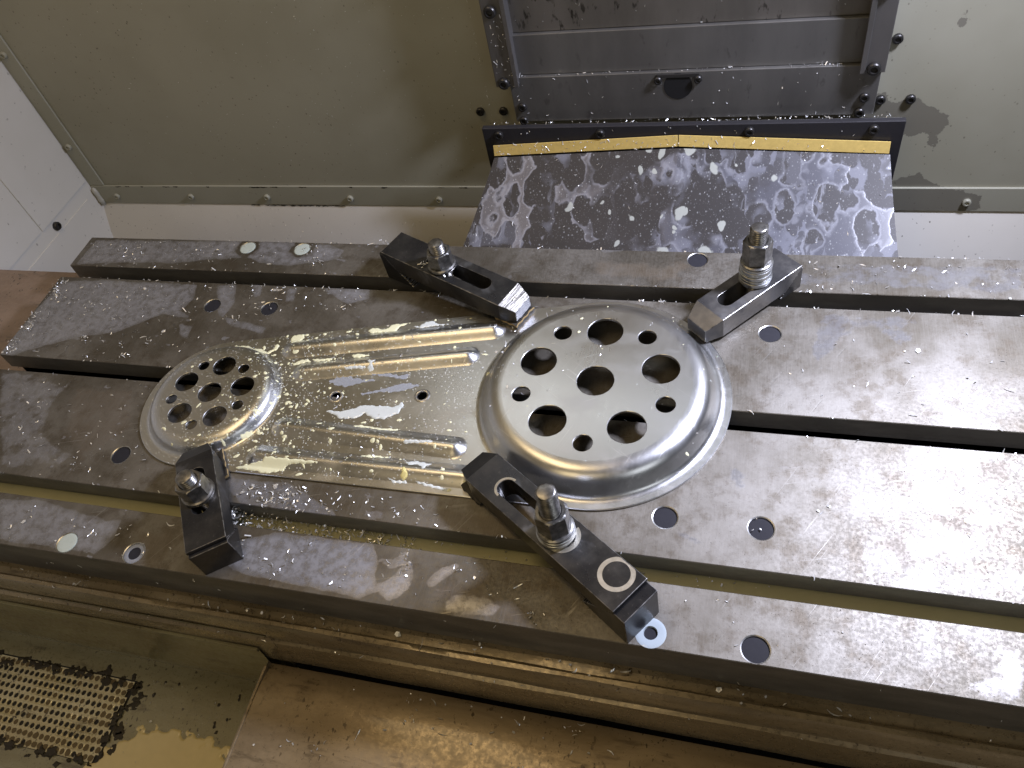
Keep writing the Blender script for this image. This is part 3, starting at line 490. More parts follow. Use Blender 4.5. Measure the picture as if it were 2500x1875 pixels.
# ------------------------------------------------------------------ drip pan, strainer, way cover
dp = tag(mk('drip_pan', [(-900, -600, -200), (-235, -600, -200), (-235, -190, -200), (-900, -190, -200), (-900, -190, -60), (-235, -190, -60)], [(0, 1, 2, 3), (3, 2, 5, 4)], M['pan']), kind='structure')
sp = tag(empty('strainer_plate', (-530, -248, -200)), 'pale perforated strainer plate clogged with dark swarf low in the drip pan', 'strainer')
V = []; F = []
px, py, R = 6.3, 7.2, 2.5
rows = 10; cols = 32
for r in range(rows):
    for c in range(cols):
        cx = -100+c*px+(r % 2)*px/2; cy = -32+r*py
        n0 = len(V)
        sq = [(cx+px/2*a, cy+py/2*b) for a, b in ((1, 0), (1, 1), (0, 1), (-1, 1), (-1, 0), (-1, -1), (0, -1), (1, -1))]
        V += [(x, y, 1.4+.35*math.sin(cx*.07)*math.sin(cy*.09)) for x, y in sq]
        ci = [(cx+R*math.cos(math.pi*k/4), cy+R*math.sin(math.pi*k/4)) for k in range(8)]
        V += [(x, y, 1.2) for x, y in ci]; V += [(x, y, .2) for x, y in ci]
        for k in range(8):
            k2 = (k+1) % 8; F.append((n0+k, n0+k2, n0+8+k2, n0+8+k)); F.append((n0+8+k, n0+8+k2, n0+16+k2, n0+16+k))
mk('perforated_sheet', V, F, M['strain'], sp)
V = []; F = []
for r in range(rows):
    for c in range(cols):
        edge_ = r in (0, 1, rows-1) or c > cols-4
        if RNG.random() < (.75 if edge_ else .22):
            cx = -100+c*px+(r % 2)*px/2; cy = -32+r*py; rr = R*RNG.uniform(.95, 1.25 if edge_ else 1.02); b = len(V)
            V += [(cx+rr*RNG.uniform(.8, 1.15)*math.cos(.785*k), cy+rr*RNG.uniform(.8, 1.15)*math.sin(.785*k), 1.45 if edge_ else .9) for k in range(8)]; F.append(tuple(range(b, b+8)))
mk('clogged_dirt', V, F, M['clog'], sp)['kind'] = 'stuff'
mk('sump_shade_sheet', [(-103, -36, .15), (103, -36, .15), (103, 38, .15), (-103, 38, .15)], [(0, 1, 2, 3)], M['dark'], sp)  # dark sheet standing in for the shade below the strainer holes

def blob(polys, zf, mat, name, step=.5, h=.5, edge=1.6, noise=.5, parent=None, nf=.35):
    """liquid or sludge lying on a surface: every grid cell inside the outline becomes a low domed sheet"""
    V = []; F = []
    for pl in polys:
        q = np.asarray(pl, float); lo = q.min(0)-2; hi = q.max(0)+2
        xs = np.arange(lo[0], hi[0], step); ys = np.arange(lo[1], hi[1], step); X, Y = np.meshgrid(xs, ys, indexing='ij'); P = np.stack([X.ravel(), Y.ravel()], 1)
        sd = polysd(P, q)+noise*(np.sin(P[:, 0]*nf*2.1+P[:, 1]*nf*1.3)+np.sin(P[:, 0]*nf*-1.2+P[:, 1]*nf*2.9+1)+.6*np.sin(P[:, 0]*nf*5.1+2)*np.sin(P[:, 1]*nf*4.3))
        hz = h*np.sqrt(np.clip(1-(1-np.clip(sd/edge, 0, 1))**2, 0, 1)); ins = (sd > 0).reshape(X.shape)
        # pull border vertices onto the contour so that the edge is smooth
        base = len(V); n = len(ys); use = {}
        z0 = zf(P)
        cell = ins[:-1, :-1] & ins[1:, :-1] & ins[:-1, 1:] & ins[1:, 1:]
        sdg = sd.reshape(X.shape); gx, gy = np.gradient(sdg, step); g2 = gx**2+gy**2+1e-3
        border = np.zeros_like(ins); 
        full = np.zeros_like(ins); full[:-1, :-1] |= cell; 
        cnt = np.zeros(X.shape, int)
        cnt[:-1, :-1] += cell; cnt[1:, :-1] += cell; cnt[:-1, 1:] += cell; cnt[1:, 1:] += cell
        edgev = (cnt > 0) & (cnt < 4)
        mv = np.clip(sdg/g2, 0, step*1.2)
        Xs = np.where(edgev, X-gx*mv, X); Ys = np.where(edgev, Y-gy*mv, Y); H = np.where(edgev, .02, hz.reshape(X.shape))
        z1 = zf(np.stack([Xs.ravel(), Ys.ravel()], 1)).reshape(X.shape)
        for i, j in zip(*np.nonzero(cell)):
            f = []
            for a, b in ((i, j), (i+1, j), (i+1, j+1), (i, j+1)):
                if (a, b) not in use: use[(a, b)] = len(V); V.append((Xs[a, b], Ys[a, b], z1[a, b]+H[a, b]+.03))
                f.append(use[(a, b)])
            F.append(tuple(f))
    return mk(name, V, F, mat, parent, 80)
flat = lambda z: (lambda P: np.full(len(P), float(z)))
tag(blob([[(-397, -247), (-352, -243), (-314, -247), (-300, -262), (-300, -330), (-440, -330), (-436, -290), (-424, -272), (-412, -262)]], flat(-200), M['milk_pan'], 'coolant_puddle', .8, 1.0, 4, 2.6, None, .16), 'bright tan coolant puddle beside the strainer in the drip pan', 'puddle')
sl = []
for k in range(60):
    if k < 26: cx, cy = -630+k*8.3+RNG.uniform(-3, 3), -212+RNG.uniform(-6, 5)
    elif k < 42: cx, cy = -424+RNG.uniform(-8, 8), -212-(k-26)*4.6
    else: cx, cy = -620+(k-42)*11, -287+RNG.uniform(-6, 5)
    r = RNG.uniform(3, 7); sl.append([(cx+r*RNG.uniform(.5, 1.3)*math.cos(a), cy+r*RNG.uniform(.4, 1.1)*math.sin(a)) for a in (0, .9, 1.8, 2.7, 3.6, 4.5, 5.4)])
for k in range(34):
    cx, cy = RNG.uniform(-420, -270), RNG.uniform(-290, -200); r = RNG.uniform(.7, 2.0); sl.append([(cx+r*math.cos(a)*.7, cy+r*math.sin(a)*1.6) for a in (0, 1, 2, 3, 4, 5)])
tag(blob(sl, lambda P: np.where((P[:, 0] < -425) & (P[:, 1] < -211) & (P[:, 1] > -286), -198.4, -199.9), M['sludge'], 'swarf_sludge', .5, .8, 1.5, .7, None, .42), 'black swarf sludge caked around the strainer holes', 'sludge', kind='stuff')

wcv = tag(empty('way_cover', (100, -300, -110)), 'brown coolant-stained sheet metal way cover in front of the table', 'way cover')
V = []; F = []; nx, ny = 40, 30
for i in range(nx+1):
    for j in range(ny+1):
        x = -348+i*(800/nx); y = 104-j*(260/ny); t = j/ny
        V.append((x, y, 9.5-6*max(0, (.10-t)/.10)**2+.8*math.sin(t*9)*math.sin(i*.2)))
for i in range(nx):
    for j in range(ny): a = i*(ny+1)+j; F.append((a, a+1, a+ny+2, a+ny+1))
mk('cover_sheet', V, F, M['cover'], wcv, 60)
mk('cover_side', [(-348, 104, 9.3), (-348, -156, 10), (-348, -156, -90), (-348, 104, -90)], [(0, 1, 2, 3)], M['cover'], wcv)
mbox('edge_hem', (-349.6, -347.2, -156, 100, 6.5, 10.6), M['cover'], wcv, .8)

# ------------------------------------------------------------------ pressed aluminium plate
C1, H1, RC1, RF1, RB1, RO1 = np.array((-10.5, 11.6)), 20.0, 79.0, 91.5, 94.5, 98.3
C2, H2, RC2, RF2, RB2, RO2 = np.array((-331.0, -23.2)), 12.5, 49.8, 57.6, 60.0, 65.6
T = 2.0
def fillet_profile(rc, rf, rb, h, rad):
    """(r, z) from the flat top down to the flange, both corners rounded"""
    pts = []; a = np.array([rc-rad*1.1, h]); b = np.array([rc, h]); c = np.array([rf, T]); d = np.array([rb, T]); e = (c-b)/np.linalg.norm(c-b)
    b2 = b+e*min(rad, np.linalg.norm(c-b)*.5); c1 = c-e*min(4.0, np.linalg.norm(c-b)*.3); 
    for t in np.linspace(0, 1, 9): pts.append((1-t)**2*a+2*t*(1-t)*b+t*t*b2)
    for t in np.linspace(0, 1, 8): pts.append((1-t)**2*c1+2*t*(1-t)*c+t*t*d)
    return np.array(pts)
PR1 = fillet_profile(RC1+1.6, RF1-.8, RB1, H1, 9.0); PR2 = fillet_profile(RC2+2.0, RF2-.5, RB2, H2, 8.0)
BEADS = [((-282, 36.4), (-108, 71.6), 10.4, 5.0), ((-262, 12.9), (-123, 41.6), 10.0, 5.0), ((-256, -44.0), (-110, -47.6), 10.0, 4.8), ((-266, -72.6), (-95, -71.4), 10.0, 4.8)]
def bead_h(P, bd):
    (a, b, w, h) = bd; a = np.array(a); b = np.array(b); e = b-a; t = np.clip(((P-a)@e)/(e@e), 0, 1); d = np.hypot(*(P-a-t[:, None]*e).T)
    u = np.clip(d/w, 0, 1); return h*np.where(u < 1, np.clip(1-u*u, 0, 1)*.45+.55*(np.cos(np.pi*u)*.5+.5), 0)
def plate_z(P):
    P = np.atleast_2d(P); z = np.full(len(P), T)
    for C, PR, h in ((C1, PR1, H1), (C2, PR2, H2)):
        r = np.hypot(*(P-C).T); m = r < PR[-1, 0]; z[m] = np.where(r[m] < PR[0, 0], h, np.interp(r[m], PR[:, 0], PR[:, 1]))
    for bd in BEADS: z = np.maximum(z, T+bead_h(P, bd))
    return z
th = math.atan2(*(C1-C2)[::-1]); al = math.asin((RO1-RO2)/np.linalg.norm(C1-C2))
up, dn = th+math.pi/2+al, th-math.pi/2-al
def arc(C, R, a0, a1, n): return [(C[0]+R*math.cos(a), C[1]+R*math.sin(a)) for a in np.linspace(a0, a1, n)]
OUT = arc(C1, RO1, dn, up, 110)+arc(C2, RO2, up, dn+2*math.pi, 90)
def hole_list(C, rb, rs, db, ds): 
    L = [(C[0], C[1], db/2)]
    for k in range(5):
        a = 1.574+k*2*math.pi/5; L.append((C[0]+rb*math.cos(a), C[1]+rb*math.sin(a), db/2)); L.append((C[0]+rs*math.cos(a+math.pi/5), C[1]+rs*math.sin(a+math.pi/5), ds/2))
    return L
HL1 = hole_list(C1, 48.85, 56.1, 28.6, 14.8); HL2 = hole_list(C2, 28.6, 33.5, 21.0, 10.2)
SMALL = [(-223.4, -9.4, 4.2), (-149.7, -1.9, 4.2)]
def in_hole(P, m=0): 
    k = np.zeros(len(P), bool)
    for x, y, r in HL1+HL2+SMALL: k |= np.hypot(P[:, 0]-x, P[:, 1]-y) < r+m
    return k
SPLAT = [(1, [(-395, -85), (-262, -85), (-205, -60), (-110, -70), (-110, 40), (-120, 80), (-300, 62), (-395, 20)])]
pl = tag(empty('pressed_plate', (-170, 0, 0)), 'shiny pressed aluminium cover plate with two drilled round domes, clamped to the table', 'metal plate')
OFF = np.array([170, 0, 0])
def film_of(P): return np.clip(np.clip((-20-P[:, 0])/150, 0, 1)*.9+.12, 0, 1)
def dome(name, C, PR, HL, seg, h):
    r0 = PR[0, 0]; outer = circ(C[0], C[1], r0, seg)
    loops = [outer]+[circ(x, y, r, 40 if r > 6 else 24) for x, y, r in HL]
    def keep(c):
        k = np.hypot(c[:, 0]-C[0], c[:, 1]-C[1]) < r0
        for x, y, r in HL: k &= np.hypot(c[:, 0]-x, c[:, 1]-y) > r*.985
        return k
    vo, F = cdt(loops, keep); V = [(x, y, h) for x, y in vo]; F = list(F)
    for x, y, r in HL:                                              # rounded rim and thickness of each hole
        n = 40 if r > 6 else 24; base = len(V)
        for rr, zz in ((r, h), (r-.35, h-.3), (r-.35, h-2.2)): V += [(px_, py_, zz) for px_, py_ in circ(x, y, rr, n)]
        for k in range(n):
            k2 = (k+1) % n
            for lv in (0, 1): F.append((base+lv*n+k, base+lv*n+k2, base+(lv+1)*n+k2, base+(lv+1)*n+k))
    for side, dz in ((0, 0), (1, -2.0)):
        base = len(V); n = len(PR)
        for k in range(seg):
            a = 2*math.pi*k/seg
            V += [(C[0]+(r-side*1.2*(0 < j < n-1))*math.cos(a), C[1]+(r-side*1.2*(0 < j < n-1))*math.sin(a), z+dz*(1 if j < n-6 else .6)) for j, (r, z) in enumerate(PR)]
        for k in range(seg):
            k2 = (k+1) % seg
            for j in range(n-1): F.append((base+k*n+j, base+k2*n+j, base+k2*n+j+1, base+k*n+j+1))
    V = np.array(V)
    return mk(name, V+OFF, F, M['alu'], pl, 32, weld=False, attrs={'film': film_of(V)})
dome('dome', C1, PR1, HL1, 160, H1); dome('dome', C2, PR2, HL2, 128, H2)
loops = [OUT, circ(C1[0], C1[1], RB1, 160), circ(C2[0], C2[1], RB2, 128)]+[circ(x, y, r, 28) for x, y, r in SMALL]
def keep(c):
    k = inpoly(c, OUT) & (np.hypot(c[:, 0]-C1[0], c[:, 1]-C1[1]) > RB1*.9995) & (np.hypot(c[:, 0]-C2[0], c[:, 1]-C2[1]) > RB2*.9995)
    for x, y, r in SMALL: k &= np.hypot(c[:, 0]-x, c[:, 1]-y) > r*.98
    return k
vo, F = cdt(loops, keep); V = [(x, y, T) for x, y in vo]; F = list(F)
oc = np.array(OUT); nrm = oc-np.roll(oc, 1, 0); nrm2 = np.roll(oc, -1, 0)-oc; nn = nrm/np.linalg.norm(nrm, axis=1)[:, None]+nrm2/np.linalg.norm(nrm2, axis=1)[:, None]; nn = np.stack([nn[:, 1], -nn[:, 0]], 1)/np.linalg.norm(nn, axis=1)[:, None]
base = len(V); n = len(OUT)
for o_, z in ((0, T), (.5, T-.35), (.6, T-1.0), (.5, .35), (0.2, .1)): V += [(*(oc[i]+nn[i]*o_), z) for i in range(n)]
for lv in range(4):
    for k in range(n): k2 = (k+1) % n; F.append((base+lv*n+k, base+lv*n+k2, base+(lv+1)*n+k2, base+(lv+1)*n+k))
for x, y, r in SMALL:
    base = len(V); V += [(a, b_, T) for a, b_ in circ(x, y, r, 28)]+[(a, b_, .2) for a, b_ in circ(x, y, r, 28)]
    for k in range(28): F.append((base+k, base+(k+1) % 28, base+28+(k+1) % 28, base+28+k))
V = np.array(V); mk('flange_sheet', V+OFF, F, M['alu'], pl, 32, attrs={'film': film_of(V)})
for bd in BEADS:
    a, b = np.array(bd[0]), np.array(bd[1]); e = (b-a)/np.linalg.norm(b-a); nr = np.array([-e[1], e[0]]); L = np.linalg.norm(b-a); w = bd[2]
    us = np.concatenate([np.linspace(-w, w, 16), np.linspace(w, L-w, 50)[1:-1], np.linspace(L-w, L+w, 16)]); vs = np.linspace(-w, w, 25)
    P = np.array([a+e*u+nr*v for u in us for v in vs]); z = T+bead_h(P, bd)+.03; nv = len(vs)
    F = []
    for i in range(len(us)-1):
        for j in range(nv-1):
            q = (i*nv+j, (i+1)*nv+j, (i+1)*nv+j+1, i*nv+j+1)
            if max(z[list(q)]) > T+.05: F.append(q)
    V = np.column_stack([P, z]); mk('bead', V+OFF, F, M['alu'], pl, 60, attrs={'film': film_of(V)})
for x, y, r in SMALL:                                               # crimped eyelets round the two small holes
    V = []; F = []; n = 44
    for k in range(n):
        a = 2*math.pi*k/n; g = .35*(k % 2)
        for rr, zz in ((r-.25, T-.6), (r+.1, T+.35), (r+1.0, T+.75-g), (r+1.9-g, T+.45-g*.5), (r+2.4, T+.02)): V.append((x+rr*math.cos(a), y+rr*math.sin(a), zz))
    for k in range(n):
        for j in range(4): F.append((k*5+j, ((k+1) % n)*5+j, ((k+1) % n)*5+j+1, k*5+j+1))
    mk('eyelet', np.array(V)+OFF, F, M['steel'], pl, 25)
# ------------------------------------------------------------------ clamps: strap, step block, stud with nut and washers, leather pad
WS, TS = 29.3, 18.5
def strap_mesh(L, s0, s1):
    V = []; F = []; MI = []
    def face(pts, mi=0): b = len(V); V.extend(pts); F.append(tuple(range(b, b+len(pts)))); MI.append(mi)
    w = WS/2; rs = 6.6; us = 15.5
    stad = [(s1+rs*math.cos(a), rs*math.sin(a)) for a in np.linspace(-math.pi/2, math.pi/2, 15)]+[(s0+rs*math.cos(a), rs*math.sin(a)) for a in np.linspace(math.pi/2, 3*math.pi/2, 15)]
    sc = np.array(stad)
    for z, u0 in ((TS, 0), (0, us)):
        vo, tr = cdt([[(u0, -w), (L, -w), (L, w), (u0, w)], stad], lambda c: ~inpoly(c, sc))
        for t_ in tr: face([(vo[i][0], vo[i][1], z) for i in t_])
    n = len(stad)
    for k in range(n): a, b = stad[k], stad[(k+1) % n]; face([(*a, TS), (*b, TS), (*b, 0), (*a, 0)])
    teeth = [(0, TS-3)]; m = 7
    for k in range(m):
        f = (k+1)/m; teeth += [(us*f-.1, TS-3-(TS-3)*(f-1/m)-.4), (us*f, (TS-3)*(1-f))]
    side = [(0, TS), (L, TS), (L, 0)]+teeth[::-1]
    for s in (-1, 1): face([(u, s*w, z) for u, z in (side if s < 0 else side[::-1])])
    heel = [(0, TS)]+teeth
    for a, b in zip(heel[:-1], heel[1:]): face([(a[0], -w, a[1]), (a[0], w, a[1]), (b[0], w, b[1]), (b[0], -w, b[1])])
    tw, tz, nl = 10.2, 12.8, 14.0
    face([(L, -w, TS), (L+nl, -tw, tz), (L+nl, tw, tz), (L, w, TS)], 1)
    for s in (-1, 1): face([(L, s*w, TS), (L+nl, s*tw, tz), (L+nl, s*tw, 0), (L, s*w, 0)])
    face([(L+nl, -tw, tz), (L+nl, -tw, 0), (L+nl, tw, 0), (L+nl, tw, tz)]); face([(L, -w, 0), (L+nl, -tw, 0), (L+nl, tw, 0), (L, w, 0)])
    return V, F, MI
def nut_mesh(af, h, collar=0):
    R = af/2/math.cos(math.pi/6); seg = 72; zs = [0]+[h-3.2, h-2.4, h-1.7, h-1.1, h-.5, h]; rc = af/2*.97; prof = []
    V = []; F = []
    def rh(a): return (af/2)/math.cos(((a+math.pi/6) % (math.pi/3))-math.pi/6)
    rows = []
    if collar: rows += [[(collar, 0)]*seg, [(collar, 1.6)]*seg, [(collar-1.2, 2.4)]*seg]
    for z in zs:
        if collar and z == 0: z = 2.4
        rows.append([(min(rh(2*math.pi*k/seg), rc+(h-z)*1.75), z) for k in range(seg)])
    rows.append([(7.4, h)]*seg); rows.append([(6.2, h-1.2)]*seg)
    for r in rows:
        for k in range(seg): a = 2*math.pi*k/seg; V.append((r[k][0]*math.cos(a), r[k][0]*math.sin(a), r[k][1]))
    for i in range(len(rows)-1):
        for k in range(seg): k2 = (k+1) % seg; F.append((i*seg+k, i*seg+k2, (i+1)*seg+k2, (i+1)*seg+k))
    return V, F
def rod_mesh(z0, z1, r=6.6, pitch=1.9):
    seg = 30; V = []; F = []; zs = np.arange(z0, z1-.9, .29); n = len(zs)
    for z in zs:
        for k in range(seg):
            a = 2*math.pi*k/seg; ph = ((z-pitch*k/seg)/pitch) % 1; t = abs(ph*2-1); V.append(((r-.75*min(1, max(0, t*1.5-.25)))*math.cos(a), (r-.75*min(1, max(0, t*1.5-.25)))*math.sin(a), z))
    for i in range(n-1):
        for k in range(seg): k2 = (k+1) % seg; F.append((i*seg+k, i*seg+k2, (i+1)*seg+k2, (i+1)*seg+k))
    b = (n-1)*seg; c = len(V)
    for rr, z in ((r-1.0, z1-.2), (r-1.5, z1)):
        for k in range(seg): a = 2*math.pi*k/seg; V.append((rr*math.cos(a), rr*math.sin(a), z))
    for k in range(seg):
        k2 = (k+1) % seg; F.append((b+k, b+k2, c+k2, c+k)); F.append((c+k, c+k2, c+seg+k2, c+seg+k))
    F.append(tuple(c+seg+k for k in range(seg)))
    return V, F
WASH = None
CL = [ # x, y, theta, L, zh, zn, slot0, slot1, nut u, nut v, washers, nut height, collar, rod top, block back, nut turn
 dict(p=(-217.0, 142.8), th=-.400, L=130.5, zh=33.2, zn=25.3, s=(50, 105), nu=(62.0, -1.0), w=1, wh=1.2, nh=16.5, col=12.3, top=56, ub=-2.5, rot=.25, nw=M['nut'],
   lab=('black steel strap clamp with bright filed nose between table back edge and large dome', 'black step block under the heel of the clamp at the table back edge', 'short stud with dark flanged nut on the back clamp with filed nose', 'tan leather pad under the bright filed clamp nose')),
 dict(p=(122.8, 146.2), th=-2.320, L=82.0, zh=24.6, zn=22.5, s=(30, 65.5), nu=(35.5, -.6), w=8, wh=2.25, nh=22, col=12.0, top=76, ub=-1.0, rot=.55, nw=M['nut'],
   lab=('short steel strap clamp holding the large dome at its back right rim', 'dark step block under the heel of the clamp with the washer stack', 'tall stud with a nut above a stack of zinc washers', 'small dark pad under the clamp beside the washer stack')),
 dict(p=(40.6, -158.6), th=2.520, L=141.5, zh=35.5, zn=26.0, s=(57, 114.5), nu=(64.5, 1.0), w=3, wh=2.6, nh=21, col=12.0, top=82, ub=-7.0, rot=.1, nw=M['nut'],
   lab=('long black strap clamp with a bright rubbed ring lying towards the front right', 'dark step block under the heel of the ring-marked long clamp', 'tall threaded stud with dark nut on three washers in the long front clamp', 'rusty dark pad under the nose of the long front clamp')),
 dict(p=(-252.2, -163.4), th=2.190, L=86.4, zh=29.1, zn=24.7, s=(35.5, 67), nu=(48.5, -.6), w=1, wh=1.6, nh=15.5, col=12.3, top=50.5, ub=-2.0, rot=.35, nw=M['stud'],
   lab=('short black strap clamp at the front left holding the small dome rim', 'black step block under the heel of the clamp holding the small dome', 'short stud with shiny nut on the clamp holding the small dome', 'folded brown leather pad beside the nose of the clamp on the small dome'))]
for ci, c in enumerate(CL):
    x, y = c['p']; th = c['th']; d = np.array([math.cos(th), math.sin(th)]); nv = np.array([-d[1], d[0]]); L = c['L']
    cz = lambda u: c['zh']+(c['zn']-c['zh'])*u/L
    root = tag(empty('strap_clamp', (x, y, c['zh']-TS)), c['lab'][0], 'clamp', 'strap clamps round the plate')
    root.rotation_euler = (0, math.atan2(c['zh']-c['zn'], L), th)
    V, F, MI = strap_mesh(L, *c['s'])
    st = mk('strap', V, F, M['grey'] if ci == 1 else M['black'], root, weld=True, bevel=.45, mats=[M['filed'] if ci == 0 else M['grey' if ci == 1 else 'black']], mat_idx=None, bevel_mat=M['edge'])
    if ci == 0:
        for p_ in st.data.polygons:
            if p_.normal.x > .2 and p_.normal.z > .3: p_.material_index = 1
    if ci == 2:
        def ring(u0, v0, r0, r1, a0, a1):
            V = []; F = []; n = 48
            for k in range(n+1):
                a = a0+(a1-a0)*k/n
                for r in (r0, r1): V.append((u0+r*math.cos(a), max(-13.9, min(13.9, v0+r*math.sin(a))), TS+.06))
            for k in range(n): F.append((2*k, 2*k+1, 2*k+3, 2*k+2))
            return V, F
        mk('rub_mark', *ring(15.5, -4.2, 8.6, 11.6, 0, 2*math.pi), M['haze_mark'], root)
        mk('rub_mark', *ring(c['nu'][0]-6, 0, 8.4, 11.6, 1.7, 4.5), M['haze_mark'], root)
        ss = c['s'][1]; mk('rub_mark', *ring(ss, 0, 6.9, 8.6, -1.6, 1.6), M['haze_mark'], root)
    # step block
    bl = tag(empty('step_block', (x, y, 0), th), c['lab'][1], 'step block', 'step blocks under the clamp heels')
    zt = c['zh']-3.4; ub = c['ub']; prof = [(ub, 0), (ub, zt), (0.2, zt)]; m = max(4, int(zt/2.2))
    for k in range(m):
        f = (k+1)/m; prof += [(.2+zt*f-zt/m*.1, zt*(1-f)+zt/m*.75), (.2+zt*f, zt*(1-f))]
    prof = [(u, max(0, z)) for u, z in prof]; w = WS/2-.4; n = len(prof)
    V = [(u, -w, z) for u, z in prof]+[(u, w, z) for u, z in prof]; F = [tuple(range(n)), tuple(range(2*n-1, n-1, -1))]+[(k, n+k, n+(k+1) % n, (k+1) % n) for k in range(n)]
    mk('block_body', V, F, M['black'], bl, weld=True, bevel=.5, bevel_mat=M['edge'])
    # stud, nut and washers
    nu, nvv = c['nu']; q = np.array(c['p'])+d*nu+nv*nvv; zb = cz(nu)+.1
    sd = tag(empty('clamp_stud', (q[0], q[1], 0)), c['lab'][2], 'stud', 'studs through the clamps')
    V, F = rod_mesh(-30, c['top']); mk('threaded_rod', V, F, M['stud'], sd, 50)
    for k in range(c['w']):
        wh = c['wh']; ro = 12.3+RNG.uniform(-.35, .25)
        V, F = lathe([(6.3, 0), (ro-.25, 0), (ro, .25), (ro, wh-.35), (ro-.3, wh-.1), (6.3, wh-.1)], 48)
        o = mk('washer', V, F, M['zinc'] if c['w'] > 1 else M['stud'], sd, 35); o.location = Vector((RNG.uniform(-.35, .35), RNG.uniform(-.35, .35), zb+k*wh))*S
    V, F = nut_mesh(19, c['nh'], c['col']); o = mk('nut', V, F, c['nw'], sd, 28); o.location = (0, 0, (zb+c['w']*c['wh'])*S); o.rotation_euler = (0, 0, c['rot'])
    # pad between nose and plate
    pd = tag(empty('leather_pad', (*(np.array(c['p'])+d*(L+4)), T)), c['lab'][3], 'pad', 'pads under the clamp noses')
    rng = {0: (-8, 15, -13.5, 13), 1: (-6, 11.5, -9, 10), 2: (-8, 12.6, -11, 15.5), 3: (-13, 13, -16.8, 10)}[ci]
    us = np.linspace(L+rng[0], L+rng[1], 14); vs = np.linspace(rng[2], rng[3], 14); org = np.array(c['p'])+d*(L+4)
    P = np.array([np.array(c['p'])+d*u+nv*v+.5*np.array([math.sin(v*.8), math.sin(u*.9)]) for u in us for v in vs]); lim = np.array([cz(min(u, L+14))-TS-.15 if (abs(v) < WS/2 and u < L+14) else 99 for u in us for v in vs])
    zb_ = np.maximum(plate_z(P), 0); zb_ = np.where(inpoly(P, OUT), zb_, .05); tk = np.array([4.1+.5*math.sin(u*.5)*math.cos(v*.4)+(1.5 if ci == 3 and v < -14 else 0) for u in us for v in vs]); zt_ = np.minimum(zb_+tk, lim); zt_ = np.maximum(zt_, zb_+.3)
    if ci in (1,): zt_ = np.minimum(zt_, zb_+2.2)
    n = 14; V = [(*(p_-org), z-T) for p_, z in zip(P, zb_+.05)]+[(*(p_-org), z-T) for p_, z in zip(P, zt_)]; F = []; mi = []
    for i in range(n-1):
        for j in range(n-1): a = i*n+j; F.append((n*n+a, n*n+a+n, n*n+a+n+1, n*n+a+1)); mi.append(1)
    bd = [i*n for i in range(n)]+[(n-1)*n+j for j in range(1, n)]+[i*n+n-1 for i in range(n-2, -1, -1)]+[j for j in range(n-2, 0, -1)]
    mid0 = len(V)
    for k in bd: V.append(tuple((np.array(V[k])*.45+np.array(V[n*n+k])*.55)+np.array([0, 0, 0])))
    for k in range(len(bd)):
        k2 = (k+1) % len(bd); F.append((bd[k], bd[k2], mid0+k2, mid0+k)); mi.append(1); F.append((mid0+k, mid0+k2, n*n+bd[k2], n*n+bd[k])); mi.append(0 if ci in (0, 3) else 1)
    mk('pad_body', V, F, M['leather'], pd, mats=[M['leather_dark']], mat_idx=mi, smooth=50)

# ------------------------------------------------------------------ coolant: bores, slot, splashes, droplets
def disc(name, x, y, r, z, mat, label, ring=0, n=40, dome_=.25, cat='coolant', grp=None):
    prof = [(r, z-.6), (r, z), (r*.93, z+dome_*.7), (r*.75, z+dome_)]+([(ring, z+dome_*.6), (ring-.4, z-1.4)] if ring else [(.02, z+dome_)])
    V, F = lathe(prof, n); 
    o = mk(name, V, F, mat, None, 60); o.location = Vector((x, y, 0))*S
    return tag(o, label, cat, grp or 'coolant standing in the table bores')
disc('coolant_fill', -391, 165.2, 7.95, -.2, M['milk_b'], 'pale coolant brimming in the left bore of the back strip')
disc('coolant_fill', -329.5, 165.2, 7.95, -.2, M['milk_b'], 'pale coolant brimming in the back strip bore nearer the filed clamp')
disc('coolant_fill', -391, -165, 7.95, -.2, M['milk_b'], 'smooth pale coolant filling the bore at the front left corner')
disc('coolant_fill', -329.5, 85, 7.85, -1.6, M['milk_blue'], 'bluish coolant half filling the bore behind the small dome', 3.0)
disc('coolant_fill', 112.3, 85, 7.85, -2.2, M['milk_t'], 'thin bluish coolant in the bore right of the large dome')
disc('coolant_fill', 50.8, -165, 9.6, .12, M['milk_blue'], 'ring of milky coolant round a dark bore beside the long clamp heel', 4.4)
disc('coolant_fill', -329.5, -165, 7.9, -1.0, M['milk_t'], 'cloudy coolant ring in the bore left of the small dome clamp', 5.0)
tag(mk('slot_coolant', [(XL+2, -PITCH-14.5, -19.5), (XR, -PITCH-14.5, -19.5), (XR, -PITCH+14.5, -19.5), (XL+2, -PITCH+14.5, -19.5)], [(0, 1, 2, 3)], M['milk_o']), 'olive coolant standing in the front T-slot', 'coolant')
NAMED = {0: ('large yellow coolant puddle at the front edge of the plate', 'milk_k'), 9: ('broad white coolant smear in the middle of the plate', 'milk_m'), 7: ('thin bluish coolant smear left behind the two small plate holes', 'milk_t'), 8: ('thin streak of coolant between the two small plate holes', 'milk_t'), 14: ('round yellow coolant drop on the front bead of the plate', 'milk_y'), 19: ('wavy coolant splash along the back of the small dome', 'milk_k'), 2: ('long yellow coolant splash behind the back bead', 'milk_k'), 1: ('short fat coolant puddle at the left end of the back bead', 'milk_k')}
rest = {'k': [], 'm': [], 't': []}
for i, (k, pg) in enumerate(SPLASH):
    if i in NAMED: tag(blob([pg], plate_z, M[NAMED[i][1]], 'coolant_puddle', .45, .55 if k != 't' else .12, 1.6, .25 if k != 't' else .5, None, .45), NAMED[i][0], 'puddle', 'coolant puddles on the plate')
    else: rest[k].append(pg)
